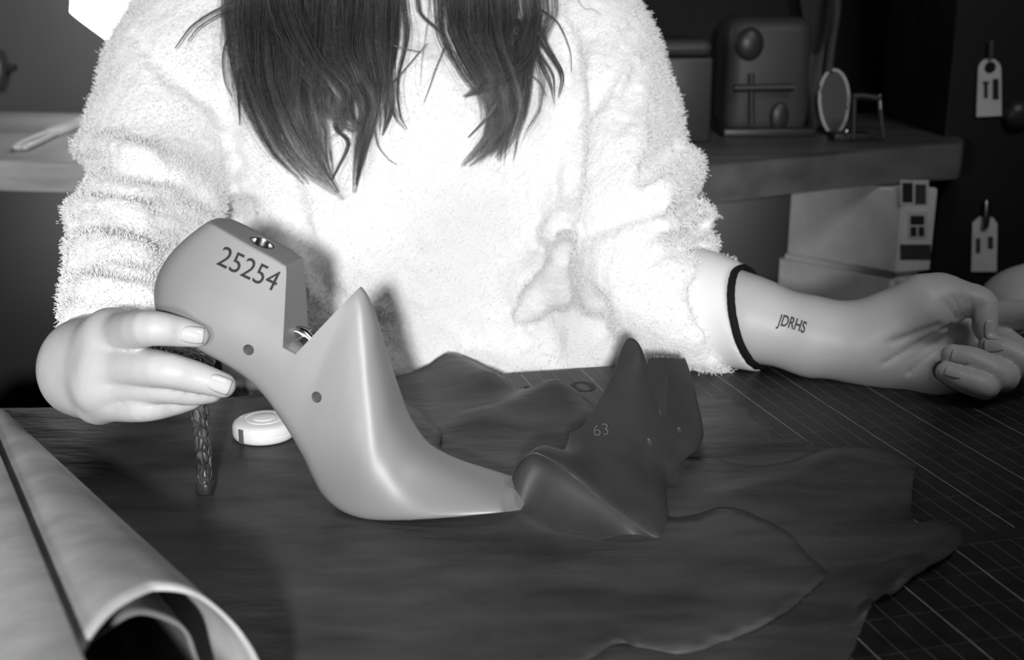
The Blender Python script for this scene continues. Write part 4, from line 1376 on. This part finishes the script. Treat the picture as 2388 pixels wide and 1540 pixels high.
link('bin_body', bm_mesh('b', para(cn - AF * [1, 1, 0] * -.004, U_ * .99, V_ * 1.1, .0, .688, .008)), M_CARD, bn, sharp=40)
ct = empty('carton', cn); tag(ct, 'pale carton with dark window labels on its narrow end, below the right counter', 'carton')
link('carton_body', bm_mesh('b', para(cn, U_, V_, .6905, .800, .002)), M_CARD, ct, sharp=40)
# printed panels on the narrow end
nE = np.cross(dirR, AZ); nE = nE if nE[1] < 0 else -nE
def panel_on(name, x0, y0, x1, y1, M, off=.0004):
    P_ = []
    for x, y in ((x0, y1), (x1, y1), (x1, y0), (x0, y0)):
        r_ = ray(x, y); t = ((cn - CAM) @ nE) / (r_ @ nE); P_.append(CAM + r_ * t + nE * off)
    vs = P_ + [p + nE * .0004 for p in P_]
    o = link(name, mesh(name, vs, [(0, 1, 2, 3), (7, 6, 5, 4), (0, 4, 5, 1), (1, 5, 6, 2), (2, 6, 7, 3), (3, 7, 4, 0)]), M, ct, smooth=False)
    return o
M_PANEL = mat('panel_white', .55, .6, .3)
panel_on('label_frame', 2099, 420, 2165, 478, M_PANEL)
panel_on('label_window', 2103, 426, 2127, 472, M_DARK, .0009); panel_on('label_window', 2133, 430, 2158, 476, M_MID, .0009)
panel_on('label_frame', 2116, 494, 2162, 557, M_PANEL)
panel_on('label_window', 2122, 503, 2154, 524, M_DARK, .0009); panel_on('label_window', 2122, 529, 2136, 551, M_DARK, .0009); panel_on('label_window', 2141, 529, 2154, 551, M_DARK, .0009)
panel_on('label_band', 2099, 570, 2170, 606, M_MID)
# dark crate under the counter
q = G(1850, 612, .60); s = sc(q)
cb = empty('crate', q * [1, 1, 0]); tag(cb, 'dark grey crate under the right counter left of the pale bin', 'crate')
obj_box('crate_body', q + np.array([0, .06, -.25]), (.075, .10, .70), M_DARK, cb, .004)

# tall black cabinet on the right with two hanging tags
DC = 1.66
e = W(2200, 400, DC)
cab = empty('tall_cabinet', (e[0] + .3, e[1] + .2, 0)); tag(cab, 'tall black cabinet at the right edge with two pale tags hanging on it', 'cabinet')
obj_box('cabinet_body', (e[0] + .35, e[1] + .16, 1.0), (.70, .30, 2.0), M_BLACK, cab, .004)
YC = e[1] + .01
def cf(px, py, off=.004):
    r_ = ray(px, py); t = (YC - off - CAM[1]) / r_[1]; return CAM + r_ * t
bm = bmesh.new(); add_ball(bm, cf(2374, 268, .008), .020, (1, .6, 1)); link('cabinet_knob', bm_mesh('k', bm), M_DARK, cab)
def hang_tag(pts, label):
    rt = empty('hang_tag', cf(*pts[0])); tag(rt, label, 'tag', 'pale tags hanging on the black cabinet')
    f = [cf(x, y, .006) for x, y in pts]; g_ = [p + np.array([0, .0012, 0]) for p in f]
    bm = bmesh.new(); n = len(f)
    fv = [bm.verts.new(p) for p in f]; gv = [bm.verts.new(p) for p in g_]
    bm.faces.new(fv); bm.faces.new(gv[::-1])
    for i in range(n): bm.faces.new((fv[i], fv[(i + 1) % n], gv[(i + 1) % n], gv[i]))
    link('tag_card', bm_mesh('c', bm), M_CARD, rt, smooth=False)
    return rt
arc = [(2308 + 27 * math.cos(t), 163 - 27 * math.sin(t)) for t in np.linspace(0, math.pi, 14)]
t1 = hang_tag([(2336, 270)] + arc + [(2277, 273)], 'pale tag with a dark hole, upper of the two on the black cabinet')
def patch(name, x0, y0, x1, y1, M, parent):
    P_ = [cf(x, y, .0066) for x, y in ((x0, y1), (x1, y1), (x1, y0), (x0, y0))]
    vs = P_ + [p - np.array([0, .0004, 0]) for p in P_]
    link(name, mesh(name, vs, [(3, 2, 1, 0), (4, 5, 6, 7), (0, 1, 5, 4), (1, 2, 6, 5), (2, 3, 7, 6), (3, 0, 4, 7)]), M, parent, smooth=False)
a = cf(2309, 157, .0067); obj_cyl('tag_hole', a, a - np.array([0, .0006, 0]), .0075, M_BLACK, t1)
obj_tube('tag_hook', [cf(2310, 136, .008), cf(2311, 112, .008), cf(2312, 96, .006)], .0042, M_MID, t1)
patch('tag_print', 2292, 190, 2306, 196, M_DARK, t1); patch('tag_print', 2295, 196, 2303, 229, M_DARK, t1); patch('tag_print', 2315, 184, 2329, 232, M_DARK, t1); 
t2 = hang_tag([(2324, 634), (2326, 522), (2316, 508), (2300, 504), (2284, 506), (2268, 520), (2265, 634)], 'pale tag held by a steel clip, lower of the two on the black cabinet')
obj_tube('tag_clip', [cf(2302, 468, .009), cf(2300, 500, .010), cf(2297, 530, .009)], [.004, .0055, .0055], M_STEEL, t2)
patch('tag_print', 2276, 556, 2286, 590, M_MID, t2); patch('tag_print', 2304, 552, 2316, 580, M_MID, t2)

# stool with a rounded pale cushion behind the hand
q = W(2372, 690, 1.30)
bs = empty('bar_stool', q * [1, 1, 0]); tag(bs, 'stool with a pale rounded cushion behind the tattooed hand at the right edge', 'stool')
bm = bmesh.new(); add_ball(bm, q + np.array([.035, 0, -.02]), 1, (.075, .075, .055), 40); link('cushion', bm_mesh('c', bm), M_CARD, bs)
c = q + np.array([.035, 0, 0])
obj_cyl('post', c * [1, 1, 0] + AZ * .02, c - AZ * .06, .018, M_DARK, bs)
obj_cyl('foot', c * [1, 1, 0] + AZ * .001, c * [1, 1, 0] + AZ * .02, .10, M_DARK, bs, .08)
